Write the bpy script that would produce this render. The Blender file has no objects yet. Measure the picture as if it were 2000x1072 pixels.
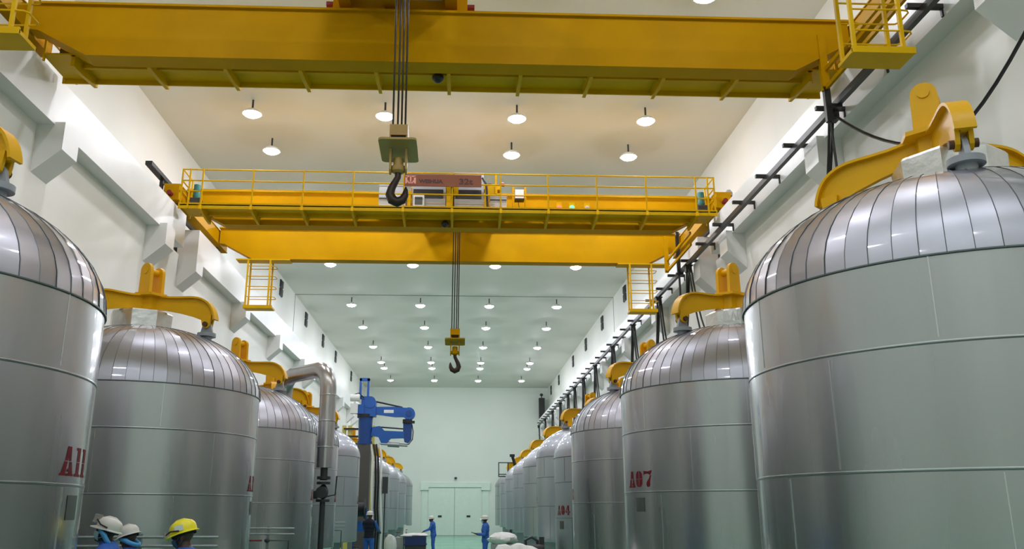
import bpy, bmesh, math, random
from mathutils import Vector, Matrix
random.seed(7)
PI = math.pi
sc = bpy.context.scene
col = sc.collection
CAMZ = 1.85
LWL, LWR = -7.28, 6.72       # the lower walls stand proud of the upper ones
WL, WR, CX, CEIL, FAR, BACK = -7.88, 7.33, -0.275, 11.81, 71.7, -7.0

# ------------------------------------------------------------------ materials
def mat(name, base, rough=0.5, metal=0.0, var=0.0, vscale=3.0, bump=0.0, bscale=6.0, stretch=(1, 1, 1), emit=None, strength=0.0, alpha=1.0, aniso=0.0, roughvar=0.0, coat=0.0, coatr=0.15, spec=0.5):
    m = bpy.data.materials.new(name); m.use_nodes = True
    nt = m.node_tree; b = nt.nodes['Principled BSDF']
    b.inputs['Base Color'].default_value = (*base, 1); b.inputs['Roughness'].default_value = rough
    b.inputs['Metallic'].default_value = metal
    b.inputs['Specular IOR Level'].default_value = spec
    if coat: b.inputs['Coat Weight'].default_value = coat; b.inputs['Coat Roughness'].default_value = coatr
    if aniso: b.inputs['Anisotropic'].default_value = aniso
    if alpha < 1: b.inputs['Alpha'].default_value = alpha
    if emit: b.inputs['Emission Color'].default_value = (*emit, 1); b.inputs['Emission Strength'].default_value = strength
    if var or bump or roughvar:
        tc = nt.nodes.new('ShaderNodeTexCoord'); mp = nt.nodes.new('ShaderNodeMapping'); mp.inputs['Scale'].default_value = stretch
        nt.links.new(tc.outputs['Object'], mp.inputs['Vector'])
    if var:
        n = nt.nodes.new('ShaderNodeTexNoise'); n.inputs['Scale'].default_value = vscale; n.inputs['Detail'].default_value = 5
        nt.links.new(mp.outputs['Vector'], n.inputs['Vector'])
        r = nt.nodes.new('ShaderNodeMapRange'); r.inputs['From Min'].default_value = 0.3; r.inputs['From Max'].default_value = 0.7
        r.inputs['To Min'].default_value = 1 - var; r.inputs['To Max'].default_value = 1 + var
        nt.links.new(n.outputs['Fac'], r.inputs['Value'])
        mx = nt.nodes.new('ShaderNodeMix'); mx.data_type = 'RGBA'; mx.blend_type = 'MULTIPLY'; mx.inputs[0].default_value = 1
        mx.inputs[6].default_value = (*base, 1)
        cb = nt.nodes.new('ShaderNodeCombineColor')
        for i in range(3): nt.links.new(r.outputs['Result'], cb.inputs[i])
        nt.links.new(cb.outputs['Color'], mx.inputs[7]); nt.links.new(mx.outputs[2], b.inputs['Base Color'])
    if roughvar:
        n3 = nt.nodes.new('ShaderNodeTexNoise'); n3.inputs['Scale'].default_value = vscale * 0.7; n3.inputs['Detail'].default_value = 4
        nt.links.new(mp.outputs['Vector'], n3.inputs['Vector'])
        r3 = nt.nodes.new('ShaderNodeMapRange'); r3.inputs['From Min'].default_value = 0.3; r3.inputs['From Max'].default_value = 0.7
        r3.inputs['To Min'].default_value = rough - roughvar; r3.inputs['To Max'].default_value = rough + roughvar
        nt.links.new(n3.outputs['Fac'], r3.inputs['Value']); nt.links.new(r3.outputs['Result'], b.inputs['Roughness'])
    if bump:
        n2 = nt.nodes.new('ShaderNodeTexNoise'); n2.inputs['Scale'].default_value = bscale; n2.inputs['Detail'].default_value = 3
        nt.links.new(mp.outputs['Vector'], n2.inputs['Vector'])
        bp = nt.nodes.new('ShaderNodeBump'); bp.inputs['Strength'].default_value = bump; bp.inputs['Distance'].default_value = 0.05
        nt.links.new(n2.outputs['Fac'], bp.inputs['Height']); nt.links.new(bp.outputs['Normal'], b.inputs['Normal'])
    return m

M = {}
M['wall'] = mat('white wall paint', (0.78, 0.775, 0.73), 0.45, var=0.03, vscale=0.6, bump=0.05, bscale=1.5)
M['beam'] = mat('white runway beam paint', (0.82, 0.82, 0.81), 0.35, var=0.03, vscale=1.2)
M['ceiling'] = mat('ceiling paint', (0.76, 0.755, 0.69), 0.7, var=0.03, vscale=0.4)
M['farwall'] = mat('pale green wall paint', (0.76, 0.81, 0.75), 0.55, var=0.02, vscale=0.5)
M['joint'] = mat('dark joint sealant', (0.20, 0.25, 0.23), 0.8)
M['floor'] = mat('green epoxy floor', (0.10, 0.36, 0.23), 0.16, var=0.06, vscale=0.8, roughvar=0.05)
M['doorpaint'] = mat('mint door paint', (0.74, 0.86, 0.77), 0.45, var=0.02)
M['black'] = mat('black rubber', (0.010, 0.010, 0.011), 0.45)
M['dark'] = mat('dark painted steel', (0.035, 0.037, 0.04), 0.4, var=0.15)
M['cyellow'] = mat('crane yellow paint', (0.55, 0.285, 0.0005), 0.5, var=0.07, vscale=1.3, bump=0.03, bscale=2.0, spec=0.06)
M['ryellow'] = mat('railing yellow paint', (0.66, 0.39, 0.001), 0.45, spec=0.12, var=0.05)
M['khaki'] = mat('hook block yellow paint', (0.45, 0.27, 0.065), 0.42, var=0.08)
M['yoke'] = mat('yoke yellow enamel', (0.74, 0.385, 0.002), 0.36, var=0.04, vscale=2.0, bump=0.03, bscale=25, spec=0.25)
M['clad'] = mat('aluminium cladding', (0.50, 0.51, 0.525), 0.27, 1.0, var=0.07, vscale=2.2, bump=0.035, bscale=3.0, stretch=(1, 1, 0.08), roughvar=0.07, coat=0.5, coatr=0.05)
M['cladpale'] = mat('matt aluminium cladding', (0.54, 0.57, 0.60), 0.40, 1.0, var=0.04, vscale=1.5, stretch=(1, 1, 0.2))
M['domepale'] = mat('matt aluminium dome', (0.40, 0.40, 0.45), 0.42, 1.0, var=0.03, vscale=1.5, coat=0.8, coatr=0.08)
M['dome'] = mat('aluminium dome sheet', (0.42, 0.42, 0.475), 0.40, 1.0, var=0.04, vscale=2.2, bump=0.05, bscale=2.2, roughvar=0.03, coat=1.0, coatr=0.06)
M['seam'] = mat('dark cladding seam', (0.16, 0.17, 0.18), 0.45, 0.7)
M['seamlight'] = mat('bright cladding lap', (0.70, 0.71, 0.72), 0.22, 1.0)
M['neck'] = mat('crumpled light sheet', (0.70, 0.70, 0.68), 0.33, 0.85, var=0.10, vscale=4, bump=0.35, bscale=5)
M['lug'] = mat('grey lug paint', (0.30, 0.31, 0.34), 0.45)
M['pin'] = mat('brown steel pin', (0.09, 0.04, 0.02), 0.5, 0.3)
M['red'] = mat('red stencil paint', (0.17, 0.006, 0.015), 0.6, var=0.25, vscale=9, spec=0.2)
M['plate'] = mat('dark nameplate', (0.085, 0.09, 0.085), 0.45, 0.2, var=0.1)
M['hook'] = mat('dark brown forged steel', (0.040, 0.022, 0.014), 0.42, 0.3, var=0.2)
M['rope'] = mat('greasy wire rope', (0.025, 0.022, 0.018), 0.5, 0.4)
M['cab'] = mat('light grey cabinet', (0.47, 0.49, 0.54), 0.4)
M['white'] = mat('white plastic', (0.80, 0.80, 0.78), 0.4)
M['offwhite'] = mat('off white helmet shell', (0.72, 0.69, 0.63), 0.3, var=0.02)
M['yhelm'] = mat('yellow helmet shell', (0.85, 0.72, 0.015), 0.28)
M['sign'] = mat('red brown sign enamel', (0.26, 0.075, 0.03), 0.5, var=0.05)
M['signtext'] = mat('faded dark sign letters', (0.075, 0.035, 0.04), 0.6)
M['emblem'] = mat('pink emblem paint', (0.85, 0.36, 0.30), 0.5)
M['teal'] = mat('teal motor enamel', (0.02, 0.16, 0.16), 0.4)
M['crimson'] = mat('red rubber buffer', (0.20, 0.008, 0.012), 0.5)
M['diff'] = mat('lit lamp diffuser', (0.9, 0.9, 0.9), 0.4, emit=(0.96, 0.975, 1.06), strength=180)
M['ledr'] = mat('red signal lens', (0.8, 0.1, 0.08), 0.3, emit=(1, 0.15, 0.1), strength=1.2)
M['ledg'] = mat('green signal lens', (0.1, 0.8, 0.5), 0.3, emit=(0.1, 1, 0.6), strength=1.5)
M['ledw'] = mat('white signal lens', (0.45, 0.42, 0.45), 0.3)
M['blue'] = mat('blue coverall cloth', (0.035, 0.13, 0.50), 0.8, var=0.15, vscale=9, bump=0.3, bscale=12)
M['navy'] = mat('dark navy vest cloth', (0.006, 0.008, 0.02), 0.8)
M['skin'] = mat('dark brown skin', (0.065, 0.030, 0.018), 0.5, var=0.08)
M['eye'] = mat('eye white', (0.6, 0.58, 0.54), 0.3)
M['boot'] = mat('black boot leather', (0.015, 0.014, 0.013), 0.5)
M['mask'] = mat('pale blue mask cloth', (0.42, 0.62, 0.74), 0.8, bump=0.2, bscale=30)
M['ltblue'] = mat('bright blue cloth', (0.09, 0.38, 0.75), 0.7, bump=0.2, bscale=20)
M['gaiter'] = mat('slate blue face cloth', (0.04, 0.11, 0.22), 0.8)
M['visor'] = mat('smoky clear visor', (0.45, 0.43, 0.38), 0.15, alpha=0.55)
M['rblue'] = mat('machine blue enamel', (0.012, 0.105, 0.43), 0.35, var=0.06)
M['rdblue'] = mat('dark machine blue enamel', (0.010, 0.06, 0.26), 0.4, var=0.06)
M['greybrown'] = mat('grey brown steel column', (0.10, 0.09, 0.085), 0.5, 0.3)
M['pipeclad'] = mat('pipe aluminium cladding', (0.48, 0.48, 0.49), 0.28, 1.0, var=0.08, vscale=3)
M['galv'] = mat('galvanised pipe', (0.33, 0.35, 0.37), 0.4, 0.6)
M['binblue'] = mat('blue plastic bin', (0.012, 0.03, 0.13), 0.5)
M['sack'] = mat('white woven sack', (0.78, 0.77, 0.75), 0.7, var=0.04, bump=0.5, bscale=8)
M['greybin'] = mat('grey plastic crate', (0.30, 0.31, 0.30), 0.6)
M['louver'] = mat('dark louvre metal', (0.02, 0.025, 0.024), 0.5)
M['paleyellow'] = mat('pale yellow paint', (0.80, 0.66, 0.16), 0.45)

# ------------------------------------------------------------------ mesh builder
class MB:
    def __init__(s): s.v = []; s.f = []; s.mi = []; s.sm = []
    def add(s, vs, fs, mi=0, sm=False):
        o = len(s.v); s.v += [tuple(v) for v in vs]
        for f in fs: s.f.append(tuple(i + o for i in f)); s.mi.append(mi); s.sm.append(sm)
        return s
    def box(s, x0, x1, y0, y1, z0, z1, mi=0):
        return s.add([(x0,y0,z0),(x1,y0,z0),(x1,y1,z0),(x0,y1,z0),(x0,y0,z1),(x1,y0,z1),(x1,y1,z1),(x0,y1,z1)],
                     [(0,3,2,1),(4,5,6,7),(0,1,5,4),(1,2,6,5),(2,3,7,6),(3,0,4,7)], mi)
    def obox(s, c, h, rot, mi=0):
        c = Vector(c); vs = []
        for sz in (-1, 1):
            for sx, sy in ((-1,-1),(1,-1),(1,1),(-1,1)): vs.append(c + rot @ Vector((sx*h[0], sy*h[1], sz*h[2])))
        return s.add(vs, [(0,3,2,1),(4,5,6,7),(0,1,5,4),(1,2,6,5),(2,3,7,6),(3,0,4,7)], mi)
    def bar(s, p0, p1, w, h=None, mi=0, up=(0, 0, 1)):      # rectangular bar between two points
        p0 = Vector(p0); p1 = Vector(p1); d = p1 - p0; L = d.length; d.normalize(); u = Vector(up)
        if abs(d.dot(u)) > 0.98: u = Vector((0, 1, 0))
        a = d.cross(u).normalized(); b = a.cross(d).normalized()
        R = Matrix((a, d, b)).transposed()
        return s.obox((p0 + p1) / 2, (w/2, L/2, (h or w)/2), R, mi)
    def tube(s, pts, r, n=8, mi=0, caps=True, sm=True, sx=1.0):     # swept circle; r a number or a list
        pts = [Vector(p) for p in pts]; k = len(pts); rs = r if isinstance(r, (list, tuple)) else [r]*k
        vs = []; prev = None
        for i, p in enumerate(pts):
            t = (pts[min(i+1, k-1)] - pts[max(i-1, 0)]).normalized()
            if prev is None:
                u = Vector((0, 0, 1)) if abs(t.z) < 0.9 else Vector((0, 1, 0))
                a = t.cross(u).normalized()
            else:
                a = (prev - t * prev.dot(t)).normalized()
            prev = a; b = t.cross(a)
            for j in range(n):
                q = 2*PI*j/n; vs.append(p + a*math.cos(q)*rs[i]*sx + b*math.sin(q)*rs[i])
        fs = [(i*n+j, i*n+(j+1)%n, (i+1)*n+(j+1)%n, (i+1)*n+j) for i in range(k-1) for j in range(n)]
        s.add(vs, fs, mi, sm)
        if caps: s.add(vs[:n], [tuple(range(n))[::-1]], mi); s.add(vs[-n:], [tuple(range(n))], mi)
        return s
    def cyl(s, p0, p1, r, n=16, mi=0): return s.tube([p0, p1], r, n, mi)
    def lathe(s, prof, n=32, c=(0, 0, 0), mi=0, sm=True, a0=0.0):
        vs = []; k = len(prof)
        for r, z in prof:
            for j in range(n):
                q = a0 + 2*PI*j/n; vs.append((c[0]+r*math.cos(q), c[1]+r*math.sin(q), c[2]+z))
        return s.add(vs, [(i*n+j, i*n+(j+1)%n, (i+1)*n+(j+1)%n, (i+1)*n+j) for i in range(k-1) for j in range(n)], mi, sm)
    def ell(s, c, r, nu=16, nv=10, mi=0, R=None):
        c = Vector(c); vs = [Vector((0,0,-r[2]))]
        for i in range(1, nv):
            t = -PI/2 + PI*i/nv
            for j in range(nu): q = 2*PI*j/nu; vs.append(Vector((r[0]*math.cos(t)*math.cos(q), r[1]*math.cos(t)*math.sin(q), r[2]*math.sin(t))))
        vs.append(Vector((0,0,r[2])))
        if R is not None: vs = [R @ v for v in vs]
        vs = [v + c for v in vs]; L = len(vs)-1
        fs = [(0, 1+(j+1)%nu, 1+j) for j in range(nu)]
        fs += [(1+(i-1)*nu+j, 1+(i-1)*nu+(j+1)%nu, 1+i*nu+(j+1)%nu, 1+i*nu+j) for i in range(1, nv-1) for j in range(nu)]
        fs += [(1+(nv-2)*nu+j, 1+(nv-2)*nu+(j+1)%nu, L) for j in range(nu)]
        return s.add(vs, fs, mi, True)
    def prism(s, poly, fn, t0, t1, mi=0):        # 2-D polygon mapped by fn(a, b, t), extruded from t0 to t1
        n = len(poly); vs = [fn(a, b, t0) for a, b in poly] + [fn(a, b, t1) for a, b in poly]
        return s.add(vs, [tuple(range(n))[::-1], tuple(range(n, 2*n))] + [(i, (i+1)%n, n+(i+1)%n, n+i) for i in range(n)], mi)
    def build(s, name, mats, parent=None, ang=35, off=None):
        me = bpy.data.meshes.new(name); o = off if off is not None else wloc(parent)
        me.from_pydata([(x-o[0], y-o[1], z-o[2]) for x, y, z in s.v], [], s.f)
        for m in (mats if isinstance(mats, (list, tuple)) else [mats]): me.materials.append(m)
        me.polygons.foreach_set('material_index', s.mi); me.polygons.foreach_set('use_smooth', s.sm)
        me.update()
        bm = bmesh.new(); bm.from_mesh(me); bmesh.ops.recalc_face_normals(bm, faces=bm.faces); bm.to_mesh(me); bm.free()
        if any(s.sm): me.set_sharp_from_angle(angle=math.radians(ang))
        ob = bpy.data.objects.new(name, me); col.objects.link(ob)
        if parent: ob.parent = parent
        return ob
def wloc(p):
    t = Vector((0, 0, 0))
    while p: t += p.location; p = p.parent
    return t
def tag(o, label, cat, group=None, kind=None):
    if label: o['label'] = label
    if cat: o['category'] = cat
    if group: o['group'] = group
    if kind: o['kind'] = kind
    return o
def thing(name, loc, label, cat, group=None):
    o = bpy.data.objects.new(name, None); col.objects.link(o); o.location = loc; o.empty_display_size = 0.2
    return tag(o, label, cat, group)
def struct(name, mb, m):
    o = mb.build(name, m); o['kind'] = 'structure'; return o
def copy_tree(o, parent=None):
    c = o.copy(); col.objects.link(c); c.parent = parent
    for ch in list(o.children): copy_tree(ch, c)
    return c
def arcpts(c, r, a0, a1, n, plane):
    out = []
    for i in range(n+1):
        a = a0 + (a1-a0)*i/n
        out.append(plane(c[0]+r*math.cos(a), c[1]+r*math.sin(a)))
    return out

# ------------------------------------------------------------------ the hall
struct('floor', MB().box(WL-0.3, WR+0.3, BACK, FAR+0.3, -0.3, 0), M['floor'])
struct('ceiling', MB().box(WL-0.3, WR+0.3, BACK, FAR+0.3, CEIL, CEIL+0.3), M['ceiling'])
struct('wall_left', MB().box(WL-0.3, WL, BACK, FAR+0.3, 8.2, CEIL).box(WL-0.3, LWL, BACK, FAR+0.3, 0, 8.24), M['wall'])
struct('wall_right', MB().box(WR, WR+0.3, BACK, FAR+0.3, 8.2, CEIL).box(LWR, WR+0.3, BACK, FAR+0.3, 0, 8.24), M['wall'])
struct('wall_far', MB().box(WL, WR, FAR, FAR+0.3, 0, CEIL), M['farwall'])
struct('wall_back', MB().box(WL, WR, BACK-0.3, BACK, 0, CEIL), M['wall'])
# expansion joint strip across the ceiling and down both walls
j = MB().box(WL+0.005, WR-0.005, 40.00, 40.07, CEIL-0.012, CEIL)
j.box(WL, WL+0.012, 40.01, 40.06, 9.1, CEIL); j.box(WR-0.012, WR, 40.01, 40.06, 9.1, CEIL)
struct('trim_1', j, M['joint'])
# crane runway beams with ledges, left and right, a gap at the expansion joint
tn = 2
for side in (-1, 1):
    xf = -6.98 if side < 0 else 6.415
    wall = WL if side < 0 else WR
    for y0, y1 in ((BACK, 20.95), (22.1, FAR)):
        b = MB()
        xa, xb = sorted((xf, xf + side*0.54)); b.box(xa, xb, y0, y1, 8.24, 9.08)
        xa, xb = sorted((xf + side*0.54, wall)); b.box(xa, xb, y0, y1, 8.88, 9.08)
        struct('trim_%d' % tn, b, M['beam']); tn += 1
    # corbels carrying the beam
    xc = -6.81 if side < 0 else 6.27
    for yc in (-1.9, 3.45, 8.78, 14.12, 19.47, 21.85, 27.2, 32.55, 37.9, 40.3, 45.65, 51.0, 56.35, 58.7, 64.05, 69.4):
        w = 0.29; xa, xb = sorted((xc, wall)); xm = xf - side*0.0
        lw = LWL if side < 0 else LWR; poly = [(xc, 7.79), (xc, 8.29), (xf, 8.29), (xf, 8.24), (lw, 8.24), (lw, 7.37)]
        struct('trim_%d' % tn, MB().prism(poly, lambda a, b_, t: (a, t, b_), yc-w, yc+w), M['beam']); tn += 1
# crane rails on the beams
for side in (-1, 1):
    xr = -7.20 if side < 0 else 6.64
    struct('trim_%d' % tn, MB().box(xr-0.04, xr+0.04, BACK, FAR, 9.08, 9.16), M['dark']); tn += 1
# far door with lintel and jamb posts
d = MB()
d.box(-3.05, 2.45, FAR-0.12, FAR, 3.74, 4.12); d.box(-3.09, -2.45, FAR-0.2, FAR-0.0, 3.52, 4.14); d.box(1.80, 2.50, FAR-0.2, FAR, 3.52, 4.14)
d.box(-2.98, -2.52, FAR-0.08, FAR, 0, 3.52); d.box(1.92, 2.40, FAR-0.08, FAR, 0, 3.52)
struct('trim_%d' % tn, d, M['doorpaint']); tn += 1
dr = MB()
dr.box(-2.44, -0.36, FAR-0.06, FAR-0.005, 0.02, 3.70); dr.box(-0.33, 1.79, FAR-0.06, FAR-0.005, 0.02, 3.70)
dr.box(-2.44, 1.79, FAR-0.03, FAR-0.004, 0.0, 0.02, 1); dr.box(-2.46, 1.82, FAR-0.07, FAR-0.004, 3.70, 3.74, 1); dr.box(-0.362, -0.328, FAR-0.02, FAR-0.004, 0.02, 3.7, 1)
door = dr.build('door_1', [M['doorpaint'], M['joint']]); door['kind'] = 'structure'
for xh in (-1.51, 0.78):
    h = MB().box(xh-0.15, xh+0.15, FAR-0.10, FAR-0.06, 1.42, 1.56).build('door_handle', M['black'], door)

# ------------------------------------------------------------------ ceiling lamps
lamp_rows = [(-3.4, 'row behind the viewer'), (2.6, 'row overhead behind the near crane'), (8.6, 'row right over the near crane'),
    (14.4, 'row above the near crane girder top'), (19.9, 'nearest row visible below the near crane girder'), (22.2, 'row just above the far crane railing'),
    (27.9, 'row hidden behind the far crane railing'), (33.5, 'first row just below the far crane girder'), (40.55, 'row just past the dark ceiling joint'),
    (45.7, 'second row past the dark ceiling joint'), (51.4, 'third row past the dark ceiling joint'), (57.0, 'nearer row of the close pair of far rows'),
    (59.4, 'farther row of the close pair of far rows'), (65.1, 'last row before the far wall')]
lp0 = thing('ceiling_lamp', (0, 0, 0), '', '')
MB().lathe([(0.0, 0.31), (0.025, 0.31), (0.025, 0.08)], 8).build('stem', M['dark'], lp0)
MB().lathe([(0.0, 0.08), (0.06, 0.07), (0.19, 0.0), (0.235, -0.075), (0.22, -0.075)], 20).build('housing', M['white'], lp0)
MB().lathe([(0.222, -0.06), (0.21, -0.078), (0.17, -0.115), (0.11, -0.142), (0.05, -0.155), (0.0, -0.158)], 16).build('diffuser', M['diff'], lp0)
first = True
for y, rn in lamp_rows:
    for k, x in enumerate((-5.27, -1.965, 1.36, 4.645)):
        o = lp0 if first else copy_tree(lp0); first = False
        o.location = (x, y, 11.50)
        tag(o, 'ceiling lamp, %s in the %s' % (('leftmost', 'second from left', 'second from right', 'rightmost')[k], rn), 'lamp', 'round ceiling lamps')

# ------------------------------------------------------------------ wall louvres, small fixtures
ords = ['nearest', 'second nearest', 'third nearest', 'third farthest', 'second farthest', 'farthest']
def louvre(x, side, y, label):
    v = thing('wall_louvre', (x, y, 10.88), label, 'vent', 'dark louvres high on the long walls')
    for z0 in (10.90, 11.27):
        m = MB(); xa, xb = sorted((x, x - side*0.05)); m.box(xa, xb, y-0.26, y+0.26, z0, z0+0.33)
        for q in range(4):
            zz = z0 + 0.05 + q*0.075; xa, xb = sorted((x - side*0.05, x - side*0.075)); m.box(xa, xb, y-0.24, y+0.24, zz, zz+0.03)
        m.build('louvre_panel', M['louver'], v)
for k, y in enumerate((36.75, 43.1, 48.76, 54.0, 62.1)):
    louvre(WL, -1, y, 'black two-panel louvre high on the left wall, %s of five' % (['nearest', 'second nearest', 'middle', 'second farthest', 'farthest'][k]))
for k, y in enumerate((37.05, 43.3, 49.25, 55.06, 63.3, 68.85)):
    louvre(WR, 1, y, 'black two-panel louvre high on the right wall, %s of six' % ords[k])
tb = thing('tall_black_box', (6.75, 71.2, 9.08), 'tall narrow black box on the right runway beam at the far wall', 'box')
MB().box(6.52, 6.98, 70.95, 71.45, 9.16, 10.9).build('cabinet', M['black'], tb)
MB().ell((6.75, 71.3, 11.2), (0.14, 0.14, 0.12), 10, 6).cyl((6.75, 71.2, 10.9), (6.75, 71.3, 11.2), 0.04, 6).build('camera_head', M['dark'], tb)
wc = thing('security_camera', (-0.28, FAR-0.1, 4.36), 'small dark camera above the far mint door', 'camera')
MB().ell((-0.28, FAR-0.18, 4.46), (0.12, 0.14, 0.10), 10, 6).build('camera_body', M['dark'], wc)
MB().tube([(-0.25, FAR+0.01, 4.55), (-0.27, FAR-0.16, 4.50)], 0.03, 6).build('bracket', M['galv'], wc)

# ------------------------------------------------------------------ tanks
TR = 1.95
TS = 0.96        # tanks are built 3.9 m wide and set out at 3.74 m
def tank_parts(t, far=False):
    # cylindrical shell with horizontal bands and vertical laps
    m = MB(); m.lathe([(TR*0.72, 0.92), (TR-0.03, 0.92), (TR, 0.95), (TR, 3.72)], 96)
    for z in (2.08, 3.02): m.lathe([(TR, z-0.008), (TR+0.005, z-0.006), (TR+0.006, z), (TR+0.005, z+0.006), (TR, z+0.008)], 96, mi=1)
    for z in (2.068, 3.008): m.lathe([(TR+0.001, z-0.006), (TR+0.004, z), (TR+0.001, z+0.006)], 96, mi=2)
    for zb, zt, st in ((0.95, 2.05, 0.15), (2.1, 2.98, 0.45), (3.05, 3.70, 0.0)):
        for k in range(7):
            q = st + k*2*PI/7
            for dq, mi in ((0, 1),):
                x, y = (TR+0.003)*math.cos(q+dq), (TR+0.003)*math.sin(q+dq)
                m.obox((x, y, (zb+zt)/2), (0.003, 0.005, (zt-zb)/2), Matrix.Rotation(q+dq, 3, 'Z'), mi)
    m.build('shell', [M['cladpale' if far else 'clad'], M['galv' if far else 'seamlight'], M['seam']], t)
    # dome of flat-faceted gores
    m = MB(); N = 64; K = 12
    prof = [(TR+0.012)*math.cos(PI/2*k/K*0.985) for k in range(K+1)]; zs = [3.69 + 1.17*math.sin(PI/2*k/K*0.985) for k in range(K+1)]
    if far: m.lathe(list(zip(prof, zs)), 64)
    for g in range(0 if far else N):
        a0, a1 = 2*PI*g/N, 2*PI*(g+1)/N; sc_ = 1 + (0.0012 if g % 2 else -0.0008); tl = random.uniform(-0.0012, 0.0012)
        vs = []
        for k in range(K+1):
            for a, s_ in ((a0, tl), (a1, -tl)): vs.append((prof[k]*(sc_+s_)*math.cos(a), prof[k]*(sc_+s_)*math.sin(a), zs[k] + (random.uniform(-0.003, 0.003) if 2 < k < K and a == a0 else 0)))
        m.add(vs, [(2*k, 2*k+1, 2*k+3, 2*k+2) for k in range(K)], 0, True)
        m.tube([((prof[k]+0.004)*math.cos(a0), (prof[k]+0.004)*math.sin(a0), zs[k]+0.001) for k in range(K)], 0.0034, 4, 1, False)
    m.lathe([(TR+0.008, 3.685), (TR+0.017, 3.688), (TR+0.017, 3.700), (TR+0.008, 3.703)], 96, mi=1)
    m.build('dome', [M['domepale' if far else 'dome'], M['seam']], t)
    m = MB(); NN = 14
    m.lathe([(0.50, 4.6), (0.52, 5.09), (0.50, 5.12), (0.0, 5.13)], 8, (-0.12, 0.0, 0), sm=False, a0=0.2); m.build('manway_cladding', M['neck'], t)
def skirt(t, zb):
    m = MB(); m.lathe([(TR*0.72, 0.95), (TR*0.72, zb+0.06), (TR*0.78, zb+0.06), (TR*0.78, zb+0.002), (0, zb+0.002)], 64)
    m.build('skirt', M['galv'], t, off=(0, 0, 0))
def lug_part(t, q):
    m = MB(); x, y = 1.08*math.cos(q), 1.08*math.sin(q)
    m.lathe([(0.09, 4.50), (0.09, 4.69), (0.155, 4.69), (0.155, 4.75), (0.0, 4.75)], 24, (x, y, 0))
    R = Matrix.Rotation(q, 3, 'Z')
    e = lambda a, b, tt: tuple(Vector((x, y, 0)) + R @ Vector((a, tt, b)))
    m.prism([(-0.11, 4.745), (0.11, 4.745), (0.07, 4.90), (0.03, 4.95), (-0.03, 4.95), (-0.07, 4.90)], e, -0.025, 0.025)
    m.build('lifting_lug', M['lug'], t)
GL = {  # stencil characters as polygons in a unit-high box
 'A': [[(0.26,.51),(0.36,1),(0.62,1),(0.68,.51),(0.55,.51),(0.52,.72),(0.44,.51)], [(0,0),(.40,0),(.40,.07),(.34,.09),(.43,.485),(.22,.485),(.08,.09),(0,.07)], [(.46,0),(.92,0),(.92,.07),(.86,.09),(.72,.485),(.58,.485),(.58,.26),(.46,.22),(.46,.14),(.58,.14),(.56,.09),(.46,.07)]],
 '1': [[(.18,.51),(.18,.90),(.08,.90),(.08,1),(.46,1),(.46,.51)], [(.06,0),(.58,0),(.58,.09),(.46,.11),(.46,.49),(.18,.49),(.18,.11),(.06,.09)]],
 '0': [[(.34,.51),(.34,1),(.18,.96),(.05,.80),(.02,.51)], [(.34,.49),(.02,.49),(.05,.20),(.18,.04),(.34,0)], [(.42,.51),(.74,.51),(.71,.80),(.58,.96),(.42,1)], [(.42,.49),(.42,0),(.58,.04),(.71,.20),(.74,.49)]],
 '7': [[(.02,.70),(.02,1),(.10,.97),(.45,.94),(.74,1),(.74,.92),(.62,.72),(.40,.80),(.12,.78)], [(.62,.70),(.50,.52),(.30,.30),(.26,.12),(.34,0),(.50,0),(.58,.10),(.58,.35),(.70,.72)]],
 '4': [[(.38,.40),(.38,1),(.62,1),(.62,.40)], [(.02,.24),(.02,.34),(.34,.92),(.34,.78),(.16,.36),(.34,.36),(.34,.24)], [(.38,.24),(.38,.36),(.78,.36),(.78,.24)], [(.36,.0),(.36,.20),(.64,.20),(.64,0)]],
 '3': [[(.05,.72),(.05,.92),(.22,1),(.50,1),(.68,.88),(.68,.66),(.50,.54),(.36,.54),(.46,.62),(.46,.84),(.36,.92),(.24,.86),(.24,.72)], [(.05,.28),(.05,.08),(.22,0),(.50,0),(.70,.12),(.70,.38),(.50,.48),(.36,.48),(.48,.40),(.48,.14),(.36,.08),(.24,.14),(.24,.28)]],
 '2': [[(.05,.66),(.05,.90),(.25,1),(.52,1),(.70,.86),(.70,.66),(.46,.40),(.30,.26),(.20,.26),(.46,.64),(.46,.86),(.36,.92),(.26,.86),(.26,.66)], [(.05,0),(.72,0),(.72,.28),(.62,.20),(.12,.20),(.05,.12)]],
 '5': [[(.08,.55),(.08,1),(.68,1),(.66,.84),(.20,.84),(.20,.64),(.28,.60)], [(.05,.26),(.05,.08),(.24,0),(.50,0),(.70,.14),(.70,.46),(.52,.60),(.30,.58),(.44,.48),(.46,.16),(.34,.08),(.22,.14),(.22,.26)]],
}
def stencil(t, text, az, z0, h, rot):
    m = MB(); wd = h*0.60; total = 0
    adv = {'A': 0.98, '1': 0.66}
    widths = [adv.get(c, 0.86)*h*1.12 for c in text]; total = sum(widths); x = -total/2
    for c, w in zip(text, widths):
        for poly in GL[c]:
            def fn(a, b, tt, x=x):
                u = x + a*h*1.12; q = az - rot + u/TR
                return ((TR+tt)*math.cos(q), (TR+tt)*math.sin(q), z0 + b*h)
            m.prism(poly, fn, 0.0008, 0.0025)
        x += w
    return m.build('stencilled_number', M['red'], t, off=(0, 0, 0))
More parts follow.
